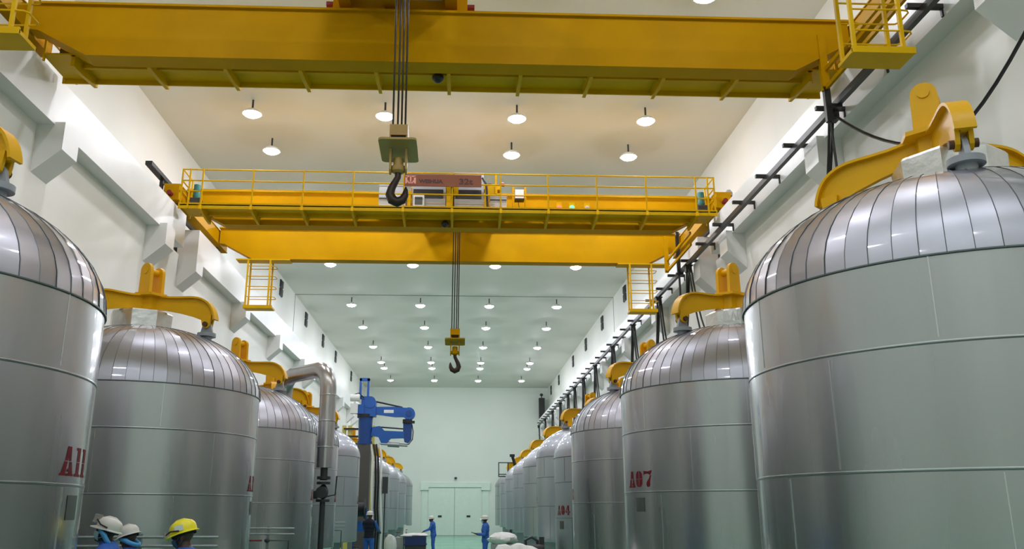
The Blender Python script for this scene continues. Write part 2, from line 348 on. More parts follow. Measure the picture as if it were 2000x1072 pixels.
def nameplate(t, az, z0, z1, w, rot):
    m = MB(); n = 4; vs = []
    for i in range(n+1):
        q = az - rot + (i/n-0.5)*w/TR
        for rr, zz in ((TR+0.001, z0), (TR+0.006, z0), (TR+0.006, z1), (TR+0.001, z1)): vs.append((rr*math.cos(q), rr*math.sin(q), zz))
    fs = [(i*4+k, (i+1)*4+k, (i+1)*4+(k+1)%4, i*4+(k+1)%4) for i in range(n) for k in range(4)] + [(3, 2, 1, 0), tuple(n*4+k for k in range(4))]
    m.add(vs, fs).build('nameplate', M['plate'], t, off=(0, 0, 0))
# lifting yoke: three arms, hub, double lug plates
def yoke_parts(t):
    def arm(q, name):
        R = Matrix.Rotation(q, 3, 'Z')
        e = lambda a, b, tt: tuple(R @ Vector((a, tt, b + 0.02)))
        m = MB()
        top = [(0.05, 5.40), (0.20, 5.375), (0.40, 5.35), (0.60, 5.345), (0.75, 5.345), (0.83, 5.34), (0.90, 5.328), (0.96, 5.31), (1.02, 5.28), (1.075, 5.24), (1.12, 5.19), (1.155, 5.13), (1.18, 5.07), (1.197, 5.01), (1.205, 4.96)]
        bot = [(1.15, 4.96), (1.04, 4.95), (0.93, 4.98), (0.80, 5.03), (0.55, 5.10), (0.30, 5.15), (0.05, 5.17)]
        m.prism(top + bot, e, -0.03, 0.03)
        out = []; th = 0.03                     # flange strip following the top edge
        for i in range(len(top)):
            a, b = top[max(i-1, 0)], top[min(i+1, len(top)-1)]; dx, dz = b[0]-a[0], b[1]-a[1]; L = math.hypot(dx, dz)
            out.append((top[i][0] - dz/L*th, top[i][1] + dx/L*th))
        n = len(top); w = 0.09; vs = []
        for (x0, z0), (x1, z1) in zip(top, out): vs += [e(x0, z0, -w), e(x0, z0, w), e(x1, z1, w), e(x1, z1, -w)]
        fs = [(4*i+k, 4*i+(k+1)%4, 4*i+4+(k+1)%4, 4*i+4+k) for i in range(n-1) for k in range(4)]
        m.add(vs, fs, 0, True); m.add(vs[:4], [(0, 1, 2, 3)]); m.add(vs[-4:], [(3, 2, 1, 0)])
        cle = [(0.98, 5.04), (1.165, 5.04), (1.155, 4.92), (1.142, 4.85), (1.105, 4.815), (1.055, 4.815), (1.02, 4.85), (1.0, 4.92)]
        m.prism(cle, e, -0.075, -0.035); m.prism(cle, e, 0.035, 0.075)
        a = m.build(name, M['yoke'], t, off=(0, 0, 0))
        p = MB(); p.cyl(e(1.08, 4.875, -0.12), e(1.08, 4.875, 0.12), 0.042, 12); p.build('pin', M['pin'], a, off=(0, 0, 0))
    for k in range(3): arm(k*2*PI/3, 'arm')
    m = MB(); m.lathe([(0.0, 5.405), (0.30, 5.405), (0.30, 5.45), (0.0, 5.45)], 6, sm=False); m.lathe([(0.16, 5.18), (0.16, 5.41)], 6, sm=False)
    m.build('hub_plate', M['yoke'], t, off=(0, 0, 0))
def yoke_lugs(t, q):        # q: plate normal, world angle minus the yoke's own rotation
    R = Matrix.Rotation(q, 3, 'Z')
    for s_, h in ((-1, 5.97), (1, 5.94)):
        e = lambda a, b, tt: tuple(R @ Vector((tt, a, b + 0.03)))
        prof = [(-0.135, 5.42), (0.135, 5.42), (0.125, h-0.12)] + [(0.125*math.cos(k*PI/8), h-0.125+0.125*math.sin(k*PI/8)) for k in range(9)] + [(-0.125, h-0.12)]
        m = MB(); m.prism(prof, e, s_*0.13-0.03, s_*0.13+0.03)
        m.build('lug_plate', M['yoke'], t, off=(0, 0, 0))
    m = MB(); ax = lambda tt: tuple(R @ Vector((tt, 0, 5.86)))
    m.cyl(ax(-0.175), ax(0.175), 0.06, 16); m.build('lug_pin', M['yoke'], t, off=(0, 0, 0))

rad = math.radians
tanks = [  # x, y, dz, yoke angle deg, lug normal deg, text, text azimuth, where, yoke?
 (-5.13, 7.48, 0.0, -10, 60, 'A11', 5.4, 'marked A11 at the left edge of the photo'),
 (-5.17, 14.15, 0.02, -9, 60, 'A12', 5.4, 'second on the left, behind the helmeted workers'),
 (-5.184, 20.2, -0.04, -9, 60, 'A13', 5.4, 'third on the left, with a long bright streak'),
 (-5.184, 24.0, -0.04, 45, 60, 'A14', 5.4, 'fourth on the left, joined to the bent pipe'),
 (-5.184, 29.35, -0.04, -9, 60, 'A15', 5.4, 'on the left just before the blue loading arm'),
 (-5.184, 42.15, -0.04, -9, 60, '', 0, 'on the left, first beyond the blue loading arm'),
 (-5.184, 49.0, -0.04, -9, 60, '', 0, 'on the left, second beyond the blue loading arm'),
 (-5.184, 55.7, -0.04, -9, 60, '', 0, 'on the left, second last before the far wall'),
 (-5.184, 63.4, -0.04, -9, 60, '', 0, 'on the left, last before the far wall'),
 (4.54, 7.52, 0.07, 132, 235, '', 0, 'filling the right edge of the photo'),
 (4.51, 13.9, 0.07, 205, 120, 'A07', -162, 'marked A07 on the right'),
 (4.464, 20.1, -0.03, 205, 120, 'A03', 173, 'on the right between the A07 and A04 tanks'),
 (4.464, 23.87, -0.37, 205, 120, 'A04', -159, 'marked A04, lower than its neighbours on the right'),
 (4.464, 29.4, -0.04, 205, 120, 'A02', 172, 'on the right just beyond the lower A04 tank'),
 (4.464, 35.75, -0.04, 205, 120, '', 0, 'on the right, second beyond the A04 tank'),
 (4.464, 42.5, -0.04, 205, 120, '', 0, 'on the right, third beyond the A04 tank'),
 (4.464, 49.5, -0.04, 205, 120, '', 0, 'on the right, fourth beyond the A04 tank'),
 (4.464, 56.4, -0.04, 205, 120, '', 0, 'on the right, second last before the far wall'),
 (4.464, 63.6, -0.04, 205, 120, '', 0, 'on the right, last before the far wall'),
]
protos = {}; yproto = {}
for (x, y, dz, ya, ln, txt, az, where) in tanks:
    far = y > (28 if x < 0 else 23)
    if far not in protos:
        t = thing('storage_tank', (0, 0, 0), '', ''); tank_parts(t, far)
        for k in range(3): lug_part(t, k*2*PI/3)
        protos[far] = t
    else:
        t = protos[far].copy(); col.objects.link(t)
        for ch in list(protos[far].children):
            if ch.name.split('.')[0] in ('stencilled_number', 'nameplate', 'skirt', 'chalk_marks'): continue
            c = ch.copy(); col.objects.link(c); c.parent = t
    skirt(t, (-dz - 0.072)/TS)
    tag(t, 'silver domed tank ' + where, 'tank', 'domed storage tanks')
    t.location = (0, 0, 0)
    if txt:
        stencil(t, txt, rad(az), 2.15, 0.25, rad(ya))
        if txt in ('A11', 'A12', 'A07', 'A04', 'A13'):
            nameplate(t, rad(5.6 if x < 0 else -161.5), 1.78, 1.99, 0.24, rad(ya))
    if txt == 'A07':                     # hand-drawn white marks on the manway cladding
        az_ = rad(-112 - ya); cx_, cy_ = -0.12 + 0.50*math.cos(az_), 0.50*math.sin(az_)
        q_ = lambda a, b: (cx_ - a*math.sin(az_) + 0.02*math.cos(az_), cy_ + a*math.cos(az_) + 0.02*math.sin(az_), 4.98 + b)
        k_ = MB(); k_.tube([q_(-0.13 + 0.04*math.cos(i*PI/8), 0.09*math.sin(i*PI/8)) for i in range(17)], 0.006, 5)
        for a0, b0, a1, b1 in ((-0.06, -0.08, -0.01, 0.08), (-0.01, 0.08, 0.03, -0.08), (0.06, -0.07, 0.06, 0.08), (0.09, -0.08, 0.09, 0.04)): k_.tube([q_(a0, b0), q_(a1, b1)], 0.006, 5)
        k_.build('chalk_marks', M['white'], t, off=(0, 0, 0))
    t.location = (x, y, 0.072 + dz); t.scale = (TS,)*3; t.rotation_euler = (0, 0, rad(ya))
    key = (ya, ln)
    if key not in yproto:
        yk = thing('lifting_yoke', (0, 0, 0), '', ''); yoke_parts(yk); yoke_lugs(yk, rad(ln - ya)); yproto[key] = yk
    else: yk = copy_tree(yproto[key])
    yk.location = (x, y, 0.072 + dz); yk.scale = (TS,)*3; yk.rotation_euler = (0, 0, rad(ya))
    tag(yk, 'yellow lifting yoke on the tank ' + where, 'lifting yoke', 'yellow yokes on the tanks')

# ------------------------------------------------------------------ bridge cranes
XA, XB = -6.97, 6.42       # inner faces of the runway beams
POSTX = [-6.36, -5.14, -3.91, -2.69, -1.45, -0.25, 0.95, 2.13, 3.35, 4.59, 5.84]
def crane(Y0, s, label):
    P = lambda v: Y0 + s*v
    root = thing('bridge_crane', (CX, P(2.5), 9.16), label, 'crane')
    def yb(a, b): return sorted((P(a), P(b)))
    # girders (chamfered box girders with flanges)
    prof = [(-6.0, 8.85), (5.45, 8.85), (6.25, 9.28), (6.42, 9.30), (6.42, 9.75), (-6.97, 9.75), (-6.97, 9.30), (-6.80, 9.28)]
    for v in (0.86, 3.91):
        y0, y1 = yb(v, v+0.36); m = MB()
        m.prism(prof, lambda a, b, t: (a, t, b), y0+0.03, y1-0.03)
        m.box(-6.99, 6.44, y0-0.03, y1+0.03, 9.735, 9.775)
        m.box(-6.0, 5.45, y0, y1, 8.835, 8.853)
        m.prism([(-6.0, 8.835), (-6.0, 8.853), (-6.8, 9.283), (-6.8, 9.265)], lambda a, b, t: (a, t, b), y0, y1)
        m.prism([(5.45, 8.835), (5.45, 8.853), (6.25, 9.283), (6.25, 9.265)], lambda a, b, t: (a, t, b), y0, y1)
        m.box(-6.6, 6.05, (y0+y1)/2-0.03, (y0+y1)/2+0.03, 9.775, 9.82)
        m.build('girder', M['cyellow'], root)
    # end trucks with wheels and buffers
    for xe, sg in ((-7.20, -1), (6.64, 1)):
        y0, y1 = yb(0.3, 4.9); m = MB()
        m.box(xe-0.19, xe+0.19, y0, y1, 9.30, 9.68)
        m.box(xe-0.21, xe+0.21, y0, y1, 9.68, 9.70); m.box(xe-0.21, xe+0.21, y0, y1, 9.28, 9.30)
        e = m.build('end_truck', M['cyellow'], root)
        for yy in (y0+0.45, y1-0.45): MB().cyl((xe-0.08, yy, 9.36), (xe+0.08, yy, 9.36), 0.20, 20).build('wheel', M['dark'], e)
        for yy, d_ in ((y0, -1), (y1, 1)): MB().cyl((xe, yy, 9.42), (xe, yy+d_*0.16, 9.42), 0.06, 12).build('buffer', M['crimson'], e)
    # walkway with brackets
    y0, y1 = yb(0.0, 0.86); m = MB()
    m.box(-6.86, 6.33, y0, y1, 9.03, 9.06)
    ya, yb_ = yb(0.0, 0.03); m.box(-6.9, 6.36, ya, yb_, 8.95, 9.10)
    ya, yb_ = yb(0.52, 0.58); m.box(-6.5, 6.0, ya, yb_, 8.95, 9.03)
    w = m.build('walkway', M['ryellow'], root)
    for x in POSTX:
        m = MB(); m.prism([(P(-0.05), 9.03), (P(0.86), 9.03), (P(0.86), 8.83), (P(0.5), 8.85), (P(-0.07), 8.92)], lambda a, b, t: (t, a, b), x-0.03, x+0.03)
        m.box(x-0.05, x+0.05, *yb(0.04, 0.86), 9.005, 9.03)
        m.build('bracket', M['ryellow'], w)
    # railing
    m = MB()
    for z in (9.97, 9.68, 9.41):
        m.tube([(-6.86, P(0.02), z), (6.32, P(0.02), z)], 0.019, 8)
        for x in (-6.86, 6.32): m.tube([(x, P(0.02), z), (x, P(0.80), z)], 0.019, 8)
    r = m.build('railing', M['ryellow'], root)
    for x in POSTX + [-6.67, 6.15]: MB().bar((x, P(0.0), 8.95), (x, P(0.0), 9.98), 0.034, 0.034).build('post', M['ryellow'], r)
    for x in (-6.86, 6.32):
        for v in (0.02, 0.80): MB().bar((x, P(v), 8.95), (x, P(v), 9.98), 0.034, 0.034).build('post', M['ryellow'], r)
    # ladder cages hanging under the girder farther from the walkway
    for x0, x1 in ((-6.10, -5.47), (4.90, 5.53)):
        va, vb = 3.90, 4.28; ya, yb2 = yb(va, vb); zt, zp = 8.835, 7.44
        cgm = MB()
        for x in (x0, x1):
            for yy in (ya+0.02, yb2-0.02): cgm.bar((x, yy, zp), (x, yy, zt), 0.045, 0.045)
        cgm.box(x0-0.35, x1+0.55, ya, yb2, 8.80, 8.835)
        c = cgm.build('ladder_cage', M['ryellow'], root)
        m = MB(); m.box(x0-0.05, x1+0.13, ya-0.02, yb2+0.02, zp-0.05, zp); m.box(x0-0.05, x1+0.13, ya-0.03, ya-0.0, zp-0.06, zp+0.03); m.build('platform', M['ryellow'], c)
        m = MB()
        for k in range(4):
            z = zp + 0.28 + k*0.30
            for yy in (ya+0.02, yb2-0.02):
                m.tube([(x0, yy, z), (x1, yy, z)], 0.012, 6)
            sgn = 1
            m.tube([(x1, ya+0.02, z), (x1+0.12, ya+0.03, z), (x1+0.16, ya+0.08, z), (x1+0.16, yb2-0.08, z), (x1+0.12, yb2-0.03, z), (x1, yb2-0.02, z)], 0.012, 6)
        m.build('guard_loop', M['ryellow'], c)
    # current collector post and its two long bars on the right
    m = MB(); yp = P(1.15) if s < 0 else P(3.7)
    m.bar((5.93, yp, 8.50), (5.93, yp, 9.60), 0.10, 0.06); m.box(5.87, 5.99, yp-0.08, yp-0.04, 8.55, 9.5)
    ye = yp - s*(-2.6) if s < 0 else yp - 2.6
    ye = yp - 2.6
    m.bar((5.95, yp, 8.86), (5.95, ye, 8.86), 0.05, 0.07); m.bar((5.95, yp, 8.55), (5.95, ye, 8.55), 0.05, 0.07)
    cp = m.build('collector_frame', M['cyellow'], root)
    m = MB()
    if s < 0:
        m.bar((5.95, yp, 7.95), (5.95, yp, 8.62), 0.10, 0.08); m.box(5.95, 6.17, yp-0.05, yp+0.05, 8.20, 8.26)
        m.tube([(5.96, yp, 8.5), (5.97, yp, 7.6), (6.02, yp+0.05, 6.6), (6.05, yp+0.1, 5.4)], 0.022, 8)
    else:
        yq = yp - 0.85; m.bar((6.06, yq, 8.30), (6.06, yq, 9.45), 0.09, 0.09); m.box(5.97, 6.17, yq-0.05, yq+0.05, 8.20, 8.26); m.bar((5.95, yq, 8.9), (6.10, yq, 8.9), 0.05, 0.05)
        m.tube([(6.06, yq, 8.4), (6.06, yq, 7.4), (6.06, yq, 5.4)], 0.03, 8)
    m.build('collector_arm', M['black'], cp)
    # horn under the walkway
    yv = P(0.66); m = MB(); m.ell((-0.43, yv, 8.86), (0.10, 0.10, 0.09), 14, 8); m.cyl((-0.43, yv, 8.86), (-0.43, yv, 8.95), 0.05, 10)
    m.build('horn', M['black'], root)
    # travel motors at both railing ends
    for x in (-6.62, 6.1):
        m = MB(); m.cyl((x, P(0.45), 9.35), (x, P(0.45), 9.72), 0.085, 14); m.lathe([(0.095, 9.40), (0.095, 9.44)], 14, (x, P(0.45), 0)); m.box(x-0.12, x+0.12, P(0.45)-0.12, P(0.45)+0.12, 9.06, 9.35, 1)
        m.build('travel_motor', [M['teal'], M['dark']], root)
    return root
c1 = crane(13.72, -1, 'yellow double-girder bridge crane nearest the viewer, crossing the top of the photo')
c2 = crane(20.01, 1, 'yellow double-girder bridge crane farther away, with railing and red sign board')

# sign board, floodlight, signal lamps on the far crane
sy = 19.955
sb = MB().box(-1.43, 0.47, sy-0.02, sy, 9.585, 9.90).build('sign_board', M['sign'], c2)
def text_mesh(body, x0, z0, h, width, y):
    cu = bpy.data.curves.new('t', 'FONT'); cu.body = body; cu.size = h*1.38; cu.offset = 0.006; cu.extrude = 0.003; cu.resolution_u = 3
    ob = bpy.data.objects.new('t', cu); col.objects.link(ob)
    dg = bpy.context.evaluated_depsgraph_get(); me = bpy.data.meshes.new_from_object(ob.evaluated_get(dg))
    bpy.data.objects.remove(ob); xs = [v.co.x for v in me.vertices]; zs = [v.co.y for v in me.vertices]
    k = width/(max(xs)-min(xs)); kz = h/(max(zs)-min(zs)); mx, mz = min(xs), min(zs)
    for v in me.vertices: v.co = ((v.co.x-mx)*k + x0, y - v.co.z, (v.co.y-mz)*kz + z0)
    return me
for body, x0, z0, h, w in (('WEIHUA', -1.08, 9.665, 0.105, 0.60), ('32t', -0.08, 9.645, 0.155, 0.34)):
    me = text_mesh(body, x0, z0, h, w, sy-0.024); me.materials.clear(); me.materials.append(M['signtext'])
    o_ = wloc(sb)
    for v in me.vertices: v.co -= o_
    me.name = 'lettering'; ob = bpy.data.objects.new('lettering', me); col.objects.link(ob); ob.parent = sb
em = MB(); ex, ez = -1.41, 9.645
for poly in ([(0,0),(0.045,0.015),(0.05,.19),(0,.19)], [(0,.17),(.06,.17),(.13,.21),(.20,.17),(.26,.17),(.26,.215),(0,.215)], [(.21,.015),(.26,0),(.26,.19),(.21,.19)],
             [(.115,.03),(.145,.03),(.15,.19),(.11,.19)], [(.07,0.01),(.19,.01),(.19,.05),(.07,.05)], [(.05,.10),(.08,.07),(.08,.05),(.05,.04)], [(.21,.10),(.18,.07),(.18,.05),(.21,.04)]):
    em.prism(poly, lambda a, b, t: (ex+a, t, ez+b), sy-0.026, sy-0.021)
em.build('emblem', M['emblem'], sb)
fl = MB(); fl.box(1.27, 1.32, 20.55, 20.62, 9.06, 9.84); fl.box(1.58, 1.63, 20.55, 20.62, 9.06, 9.84)
fl.bar((1.27, 20.58, 9.76), (1.63, 20.58, 9.76), 0.05, 0.03)
flo = fl.build('floodlight_stand', M['cyellow'], c2)
m = MB(); m.box(1.34, 1.56, 20.46, 20.66, 9.50, 9.74); m.box(1.33, 1.57, 20.44, 20.68, 9.47, 9.50, 1); m.tube([(1.42, 20.55, 9.47), (1.44, 20.55, 9.3), (1.55, 20.58, 9.22), (1.58, 20.6, 9.2)], 0.01, 5, 1)
m.build('floodlight', [M['white'], M['black']], flo)
for x, k in ((2.48, 'ledr'), (2.81, 'ledg'), (3.20, 'ledw')):
    b = MB().box(x-0.07, x+0.07, 20.70, 20.73, 9.25, 9.5).build('signal_bracket', M['ryellow'], c2)
    MB().ell((x, 20.66, 9.34), (0.065, 0.065, 0.065), 14, 8).build('signal_lens', M[k], b)
    MB().tube([(x+0.05, 20.68, 9.33), (x+0.12, 20.68, 9.31), (x+0.13, 20.69, 9.24), (x+0.13, 20.70, 9.06)], 0.012, 6).build('cable', M['black'], b)
# yellow uprights between the cabinets
up = MB(); up.box(-0.40, -0.26, 20.28, 20.34, 9.06, 9.72); up.box(-0.22, -0.10, 20.30, 20.33, 9.5, 9.72); u2 = MB(); u2.box(0.56, 0.66, 20.28, 20.34, 9.06, 9.75); u2.box(0.56, 0.88, 20.30, 20.33, 9.55, 9.75); u2.box(0.82, 0.87, 20.28, 20.33, 9.55, 10.06); u2.build('cabinet_frame', M['ryellow'], c2)
MB().box(-1.37, -1.29, 20.28, 20.34, 9.06, 9.6).build('cabinet_frame', M['ryellow'], c2)
upo = up.build('cabinet_frame', M['ryellow'], c2)
MB().tube([(-0.27, 20.25, 9.72), (-0.26, 20.23, 9.4), (-0.24, 20.25, 9.06)], 0.02, 6).build('cable', M['black'], upo)
MB().tube([(0.50, 20.24, 9.95), (0.60, 20.2, 9.75), (0.62, 20.22, 9.4), (0.64, 20.25, 9.06)], 0.03, 6).build('cable', M['black'], upo)

# grey electrical cabinets standing on the far crane's walkway
def cabinet(x0, x1, z1, label, win):
    t = thing('electrical_cabinet', ((x0+x1)/2, 20.55, 9.06), label, 'cabinet', 'grey cabinets on the far crane walkway')
    m = MB(); m.box(x0, x1, 20.38, 20.80, 9.06, z1); m.box(x0-0.01, x1+0.01, 20.37, 20.81, z1, z1+0.02)
    m.build('cabinet_body', M['cab'], t)
    k = 0
    for z in ((9.12, 9.40) if not win else (9.14,)):
        MB().box(x0+0.005, x1-0.005, 20.365, 20.382, z, z+0.035).build('groove', M['dark'], t)
    if win: MB().box(x0+0.03, x1-0.06, 20.33, 20.382, 9.44, 9.66).build('dark_panel', M['dark'], t)
    return t
cabinet(-2.09, -1.42, 9.76, 'grey cabinet behind the near hook, left end of the row on the far crane', False)
cw = cabinet(-1.26, -0.42, 10.10, 'tall grey cabinet behind the left half of the red sign board', True)
cabinet(-0.20, 0.54, 10.12, 'tall grey cabinet behind the right half of the red sign board', True)
cabinet(0.70, 1.12, 9.50, 'low grey cabinet left of the white floodlight on the far crane', False)
m = MB(); m.box(-1.22, -0.95, 20.20, 20.33, 9.10, 9.46); m.build('lamp_box', M['white'], cw)
m = MB(); m.box(-1.18, -0.99, 20.185, 20.20, 9.20, 9.40); m.build('lamp_glass', M['plate'], cw)

# trolleys (hoist crabs)
def trolley(Xc, Yc, ht, label):
    t = thing('hoist_trolley', (Xc, Yc, 9.82), label, 'trolley')
    hv = 1.525
    m = MB()
    for s_ in (-1, 1):
        y = Yc + s_*hv; m.box(Xc-1.12, Xc+1.12, y-0.10, y+0.10, 9.90, ht); m.box(Xc-1.16, Xc+1.16, y-0.13, y+0.13, 9.86, 9.90)
    for x in (-1.0, -0.25, 0.75): m.box(Xc+x, Xc+x+0.2, Yc-hv, Yc+hv, 9.93, ht-0.05)
    m.box(Xc-1.1, Xc-0.55, Yc-hv+0.2, Yc+hv-0.2, ht-0.05, ht-0.02); m.box(Xc+0.5, Xc+1.1, Yc-hv+0.2, Yc+hv-0.2, ht-0.05, ht-0.02)
    f = m.build('trolley_frame', M['cyellow'], t)
    for s_ in (-1, 1):
        for x in (-0.85, 0.85): MB().cyl((Xc+x, Yc+s_*hv-0.05, 9.94), (Xc+x, Yc+s_*hv+0.05, 9.94), 0.12, 18).build('wheel', M['dark'], t)
        for x in (-1.12, 1.12): MB().cyl((Xc+x, Yc+s_*hv, 10.05), (Xc+x+math.copysign(0.12, x), Yc+s_*hv, 10.05), 0.055, 12).build('buffer', M['crimson'], t)
    MB().tube([(Xc-0.5, Yc-0.9, 10.14), (Xc-0.5, Yc+0.9, 10.14)], 0.20, 24).build('rope_drum', M['dark'], t)
    MB().tube([(Xc+0.4, Yc-0.9, 10.2), (Xc+0.4, Yc-0.2, 10.2)], 0.15, 20).box(Xc+0.2, Xc+0.6, Yc-0.9, Yc-0.2, 9.98, 10.06).build('hoist_motor', M['cab'], t)
    MB().box(Xc-0.75, Xc+0.7, Yc+0.92, Yc+1.25, 10.0, 10.5).build('gearbox', M['cab'], t)
    return t
HX1, HY1, HX2, HY2 = -0.90, 11.28, -0.15, 22.45
trolley(-1.07, 11.30, 10.35, 'yellow hoist trolley riding on the near bridge crane at the top of the photo')
trolley(-0.15, 22.455, 10.0, 'yellow hoist trolley riding on the far bridge crane behind the grey cabinets')

# hook blocks hanging on wire ropes
def hookblock(X, Y, zt, flip, ztop, label, body):
    t = thing('hook_block', (X, Y, zt), label, 'hook')
    for dx, dy in ((-0.10, -0.06), (-0.035, 0.05), (0.035, -0.06), (0.085, 0.05)):
        MB().tube([(X+dx*0.9, Y+dy, zt-0.05), (X+dx*0.9 - 0.02*flip, Y+dy*1.4, ztop)], 0.014, 8).build('wire_rope', M['rope'], t)
    m = MB()
    for x in (-0.125, 0.105): m.prism([(-0.16, -0.30), (0.16, -0.30), (0.17, -0.05), (0.12, 0.02), (-0.12, 0.02), (-0.17, -0.05)], lambda a, b, tt: (X+tt, Y+a, zt+b), x, x+0.02)
    m.box(X-0.125, X+0.125, Y-0.175, Y-0.15, zt-0.16, zt+0.0); m.box(X-0.125, X+0.125, Y+0.15, Y+0.17, zt-0.16, zt+0.0)
    m.build('sheave_housing', M[body], t)
    MB().tube([(X-0.09, Y, zt-0.15), (X+0.09, Y, zt-0.15)], 0.14, 20).build('sheave', M['black'], t)
    # broad guard plate with rounded corners
    zp = zt-0.33; c_ = 0.06; w_, d_ = 0.265, 0.36
    poly = []
    for cx, cy, a in ((w_-c_, d_-c_, 0), (-w_+c_, d_-c_, 1), (-w_+c_, -d_+c_, 2), (w_-c_, -d_+c_, 3)):
        for k in range(5): q = a*PI/2 + k*PI/8; poly.append((cx+c_*math.cos(q), cy+c_*math.sin(q)))
    m = MB(); m.prism(poly, lambda a, b, tt: (X+a, Y+b, tt - 0.06*b), zp, zp+0.03); m.build('guard_plate', M[body], t)
    m = MB()
    for x in (-0.125, 0.095): m.prism([(-0.10, 0), (0.10, 0), (0.07, -0.30), (0.0, -0.36), (-0.07, -0.30)], lambda a, b, tt: (X+tt, Y+a, zp+b), x, x+0.03)
    m.lathe([(0.0, -0.12), (0.07, -0.12), (0.07, -0.24), (0.10, -0.24), (0.10, -0.31), (0.06, -0.34), (0.0, -0.34)], 20, (X, Y, zp))
    m.build('yoke_frame', M[body], t)
    pts = [(0,0),(-.005,-.10),(-.04,-.17),(-.085,-.26),(-.105,-.35),(-.07,-.43),(0.0,-.465),(.07,-.43),(.105,-.36),(.115,-.29),(.112,-.24)]
    rs = [.045,.045,.048,.056,.066,.074,.072,.062,.05,.033,.012]
    MB().tube([(X+a*flip, Y, zp-0.30+b) for a, b in pts], rs, 14).build('hook', M['hook'], t)
    return t
hookblock(HX1, HY1, 7.08, 1, 10.3, 'large hook with khaki guard plate hanging from the near crane', 'khaki')
hookblock(HX2, HY2, 6.50, -1, 10.3, 'smaller-looking hook with yellow block hanging from the far crane', 'cyellow')

# ------------------------------------------------------------------ bus bar and hanging cables on the right beam
bb = thing('busbar_track', (6.13, 35, 8.3), 'long black conductor rail on brackets along the right runway beam', 'rail')
MB().bar((6.13, 2.0, 8.31), (6.13, 67.6, 8.31), 0.085, 0.11).build('conductor_rail', M['dark'], bb)
y = 2.33
while y < 67.6:
    MB().box(5.92, 6.42, y-0.035, y+0.035, 8.355, 8.42).box(6.39, 6.42, y-0.02, y+0.02, 8.24, 8.36).build('bracket', M['black'], bb); y += 1.52
hang = [6.3, 12.85, 22.2, 25.8, 29.9, 34.1, 38.75, 42.6, 46.0, 48.9, 52.8, 57.3, 62.3, 67.4]
for k in range(len(hang)-1):
    y0, y1 = hang[k], hang[k+1]
    names = ['nearest the viewer', 'below the near crane', 'before the A07 tank yoke', 'above the A07 tank', 'over the tank beyond A07']
    t = thing('festoon_cable', (6.13, y1, 8.2), 'black festoon cable loop %s under the conductor rail' % ('hanging ' + names[k] if k < len(names) else 'hanging %s from the far end' % ['last', 'second', 'third', 'fourth', 'fifth', 'sixth', 'seventh', 'eighth'][len(hang)-2-k]), 'cable', 'festoon cable loops on the right')
    L = y1-y0; sag = 2.35 if k != 0 else 1.75; pts = []
    if k == 1: pts = None
    for dx, f in ((0.0, 1.0), (0.06, 0.86)):
        if k == 0 and dx: continue
        pp = []
        n = 22
        for i in range(n+1):
            u = i/n*2-1; w = math.copysign(abs(u)**0.55, u) if k else u
            if k == 1: w = math.copysign(abs(u)**0.35, u)
            prof = (1 - abs(u)**1.6) if k == 0 else (1-abs(u)**2.0)
            yy = (y0+y1)/2 + (L/2-0.12)*(w if k else u); zz = 8.14 - sag*f*prof*(1.25 if k == 1 else 1)
            pp.append((6.13+dx, yy, zz))
        MB().tube(pp, 0.024 if k < 2 else 0.028, 6).build('cable', M['black'], t)
    MB().box(6.06, 6.22, y1-0.08, y1+0.08, 8.10, 8.27).box(6.03, 6.25, y1-0.10, y1+0.06, 8.26, 8.29).build('cable_hanger', M['black'], t)

# black I-shaped stand and red lamp on the left ledge, signal lamp on the right ledge
t = thing('ledge_stand', (-7.35, 20.6, 9.08), 'black T-shaped stand with red box on the left ledge by the far crane', 'stand')
MB().box(-7.50, -7.42, 20.28, 20.36, 9.08, 9.80).build('post', M['black'], t)
MB().box(-7.54, -7.38, 19.35, 20.85, 9.80, 9.90).build('top_bar', M['black'], t)
MB().box(-7.56, -7.36, 20.0, 20.2, 9.16, 9.50).build('red_box', M['crimson'], t)
t = thing('beacon_lamp', (6.98, 20.9, 9.08), 'red beacon with grey cap on the right ledge by the far crane', 'beacon')
MB().lathe([(0.05, 9.08), (0.05, 9.62), (0.0, 9.62)], 10, (6.98, 20.9, 0)).build('post', M['cyellow'], t)
MB().lathe([(0.0, 9.60), (0.09, 9.60), (0.10, 9.80), (0.0, 9.80)], 14, (6.98, 20.9, 0)).build('red_body', M['crimson'], t)
MB().lathe([(0.09, 9.80), (0.10, 9.90), (0.05, 9.98), (0.0, 9.99)], 14, (6.98, 20.9, 0)).build('cap', M['lug'], t)

# ------------------------------------------------------------------ bent pipe beside the fourth left tank
t = thing('bent_pipe', (-3.35, 22.03, 0), 'thick silver bent pipe rising beside the fourth left tank', 'pipe')
px, py, pz, pr_ = -3.35, 22.05, 5.45, 0.205
dirv = Vector((-1.45, 1.6, 0)).normalized()
pts = [Vector((px, py, 2.90)), Vector((px, py, 4.1)), Vector((px, py, 4.90))]
for k in range(1, 7):
    a = PI/2*k/6; pts.append(Vector((px, py, 4.90)) + dirv*0.5*(1-math.cos(a)) + Vector((0, 0, 0.5*math.sin(a))))
pts += [Vector((px, py, 5.40)) + dirv*q for q in (0.9, 1.4, 1.7)]
pend = pts[-1]
pts += [pend + dirv*0.22 + Vector((0, 0, -0.06)), pend + dirv*0.36 + Vector((0, 0, -0.22)), pend + dirv*0.40 + Vector((0, 0, -0.55)), pend + dirv*0.40 + Vector((0, 0, -0.90))]
m = MB(); m.tube(pts, pr_, 24)
for q in (3.4, 4.05, 4.7): m.lathe([(pr_, q-0.02), (pr_+0.008, q), (pr_, q+0.02)], 24, (px, py, 0))
m.build('clad_pipe', M['pipeclad'], t, ang=60)
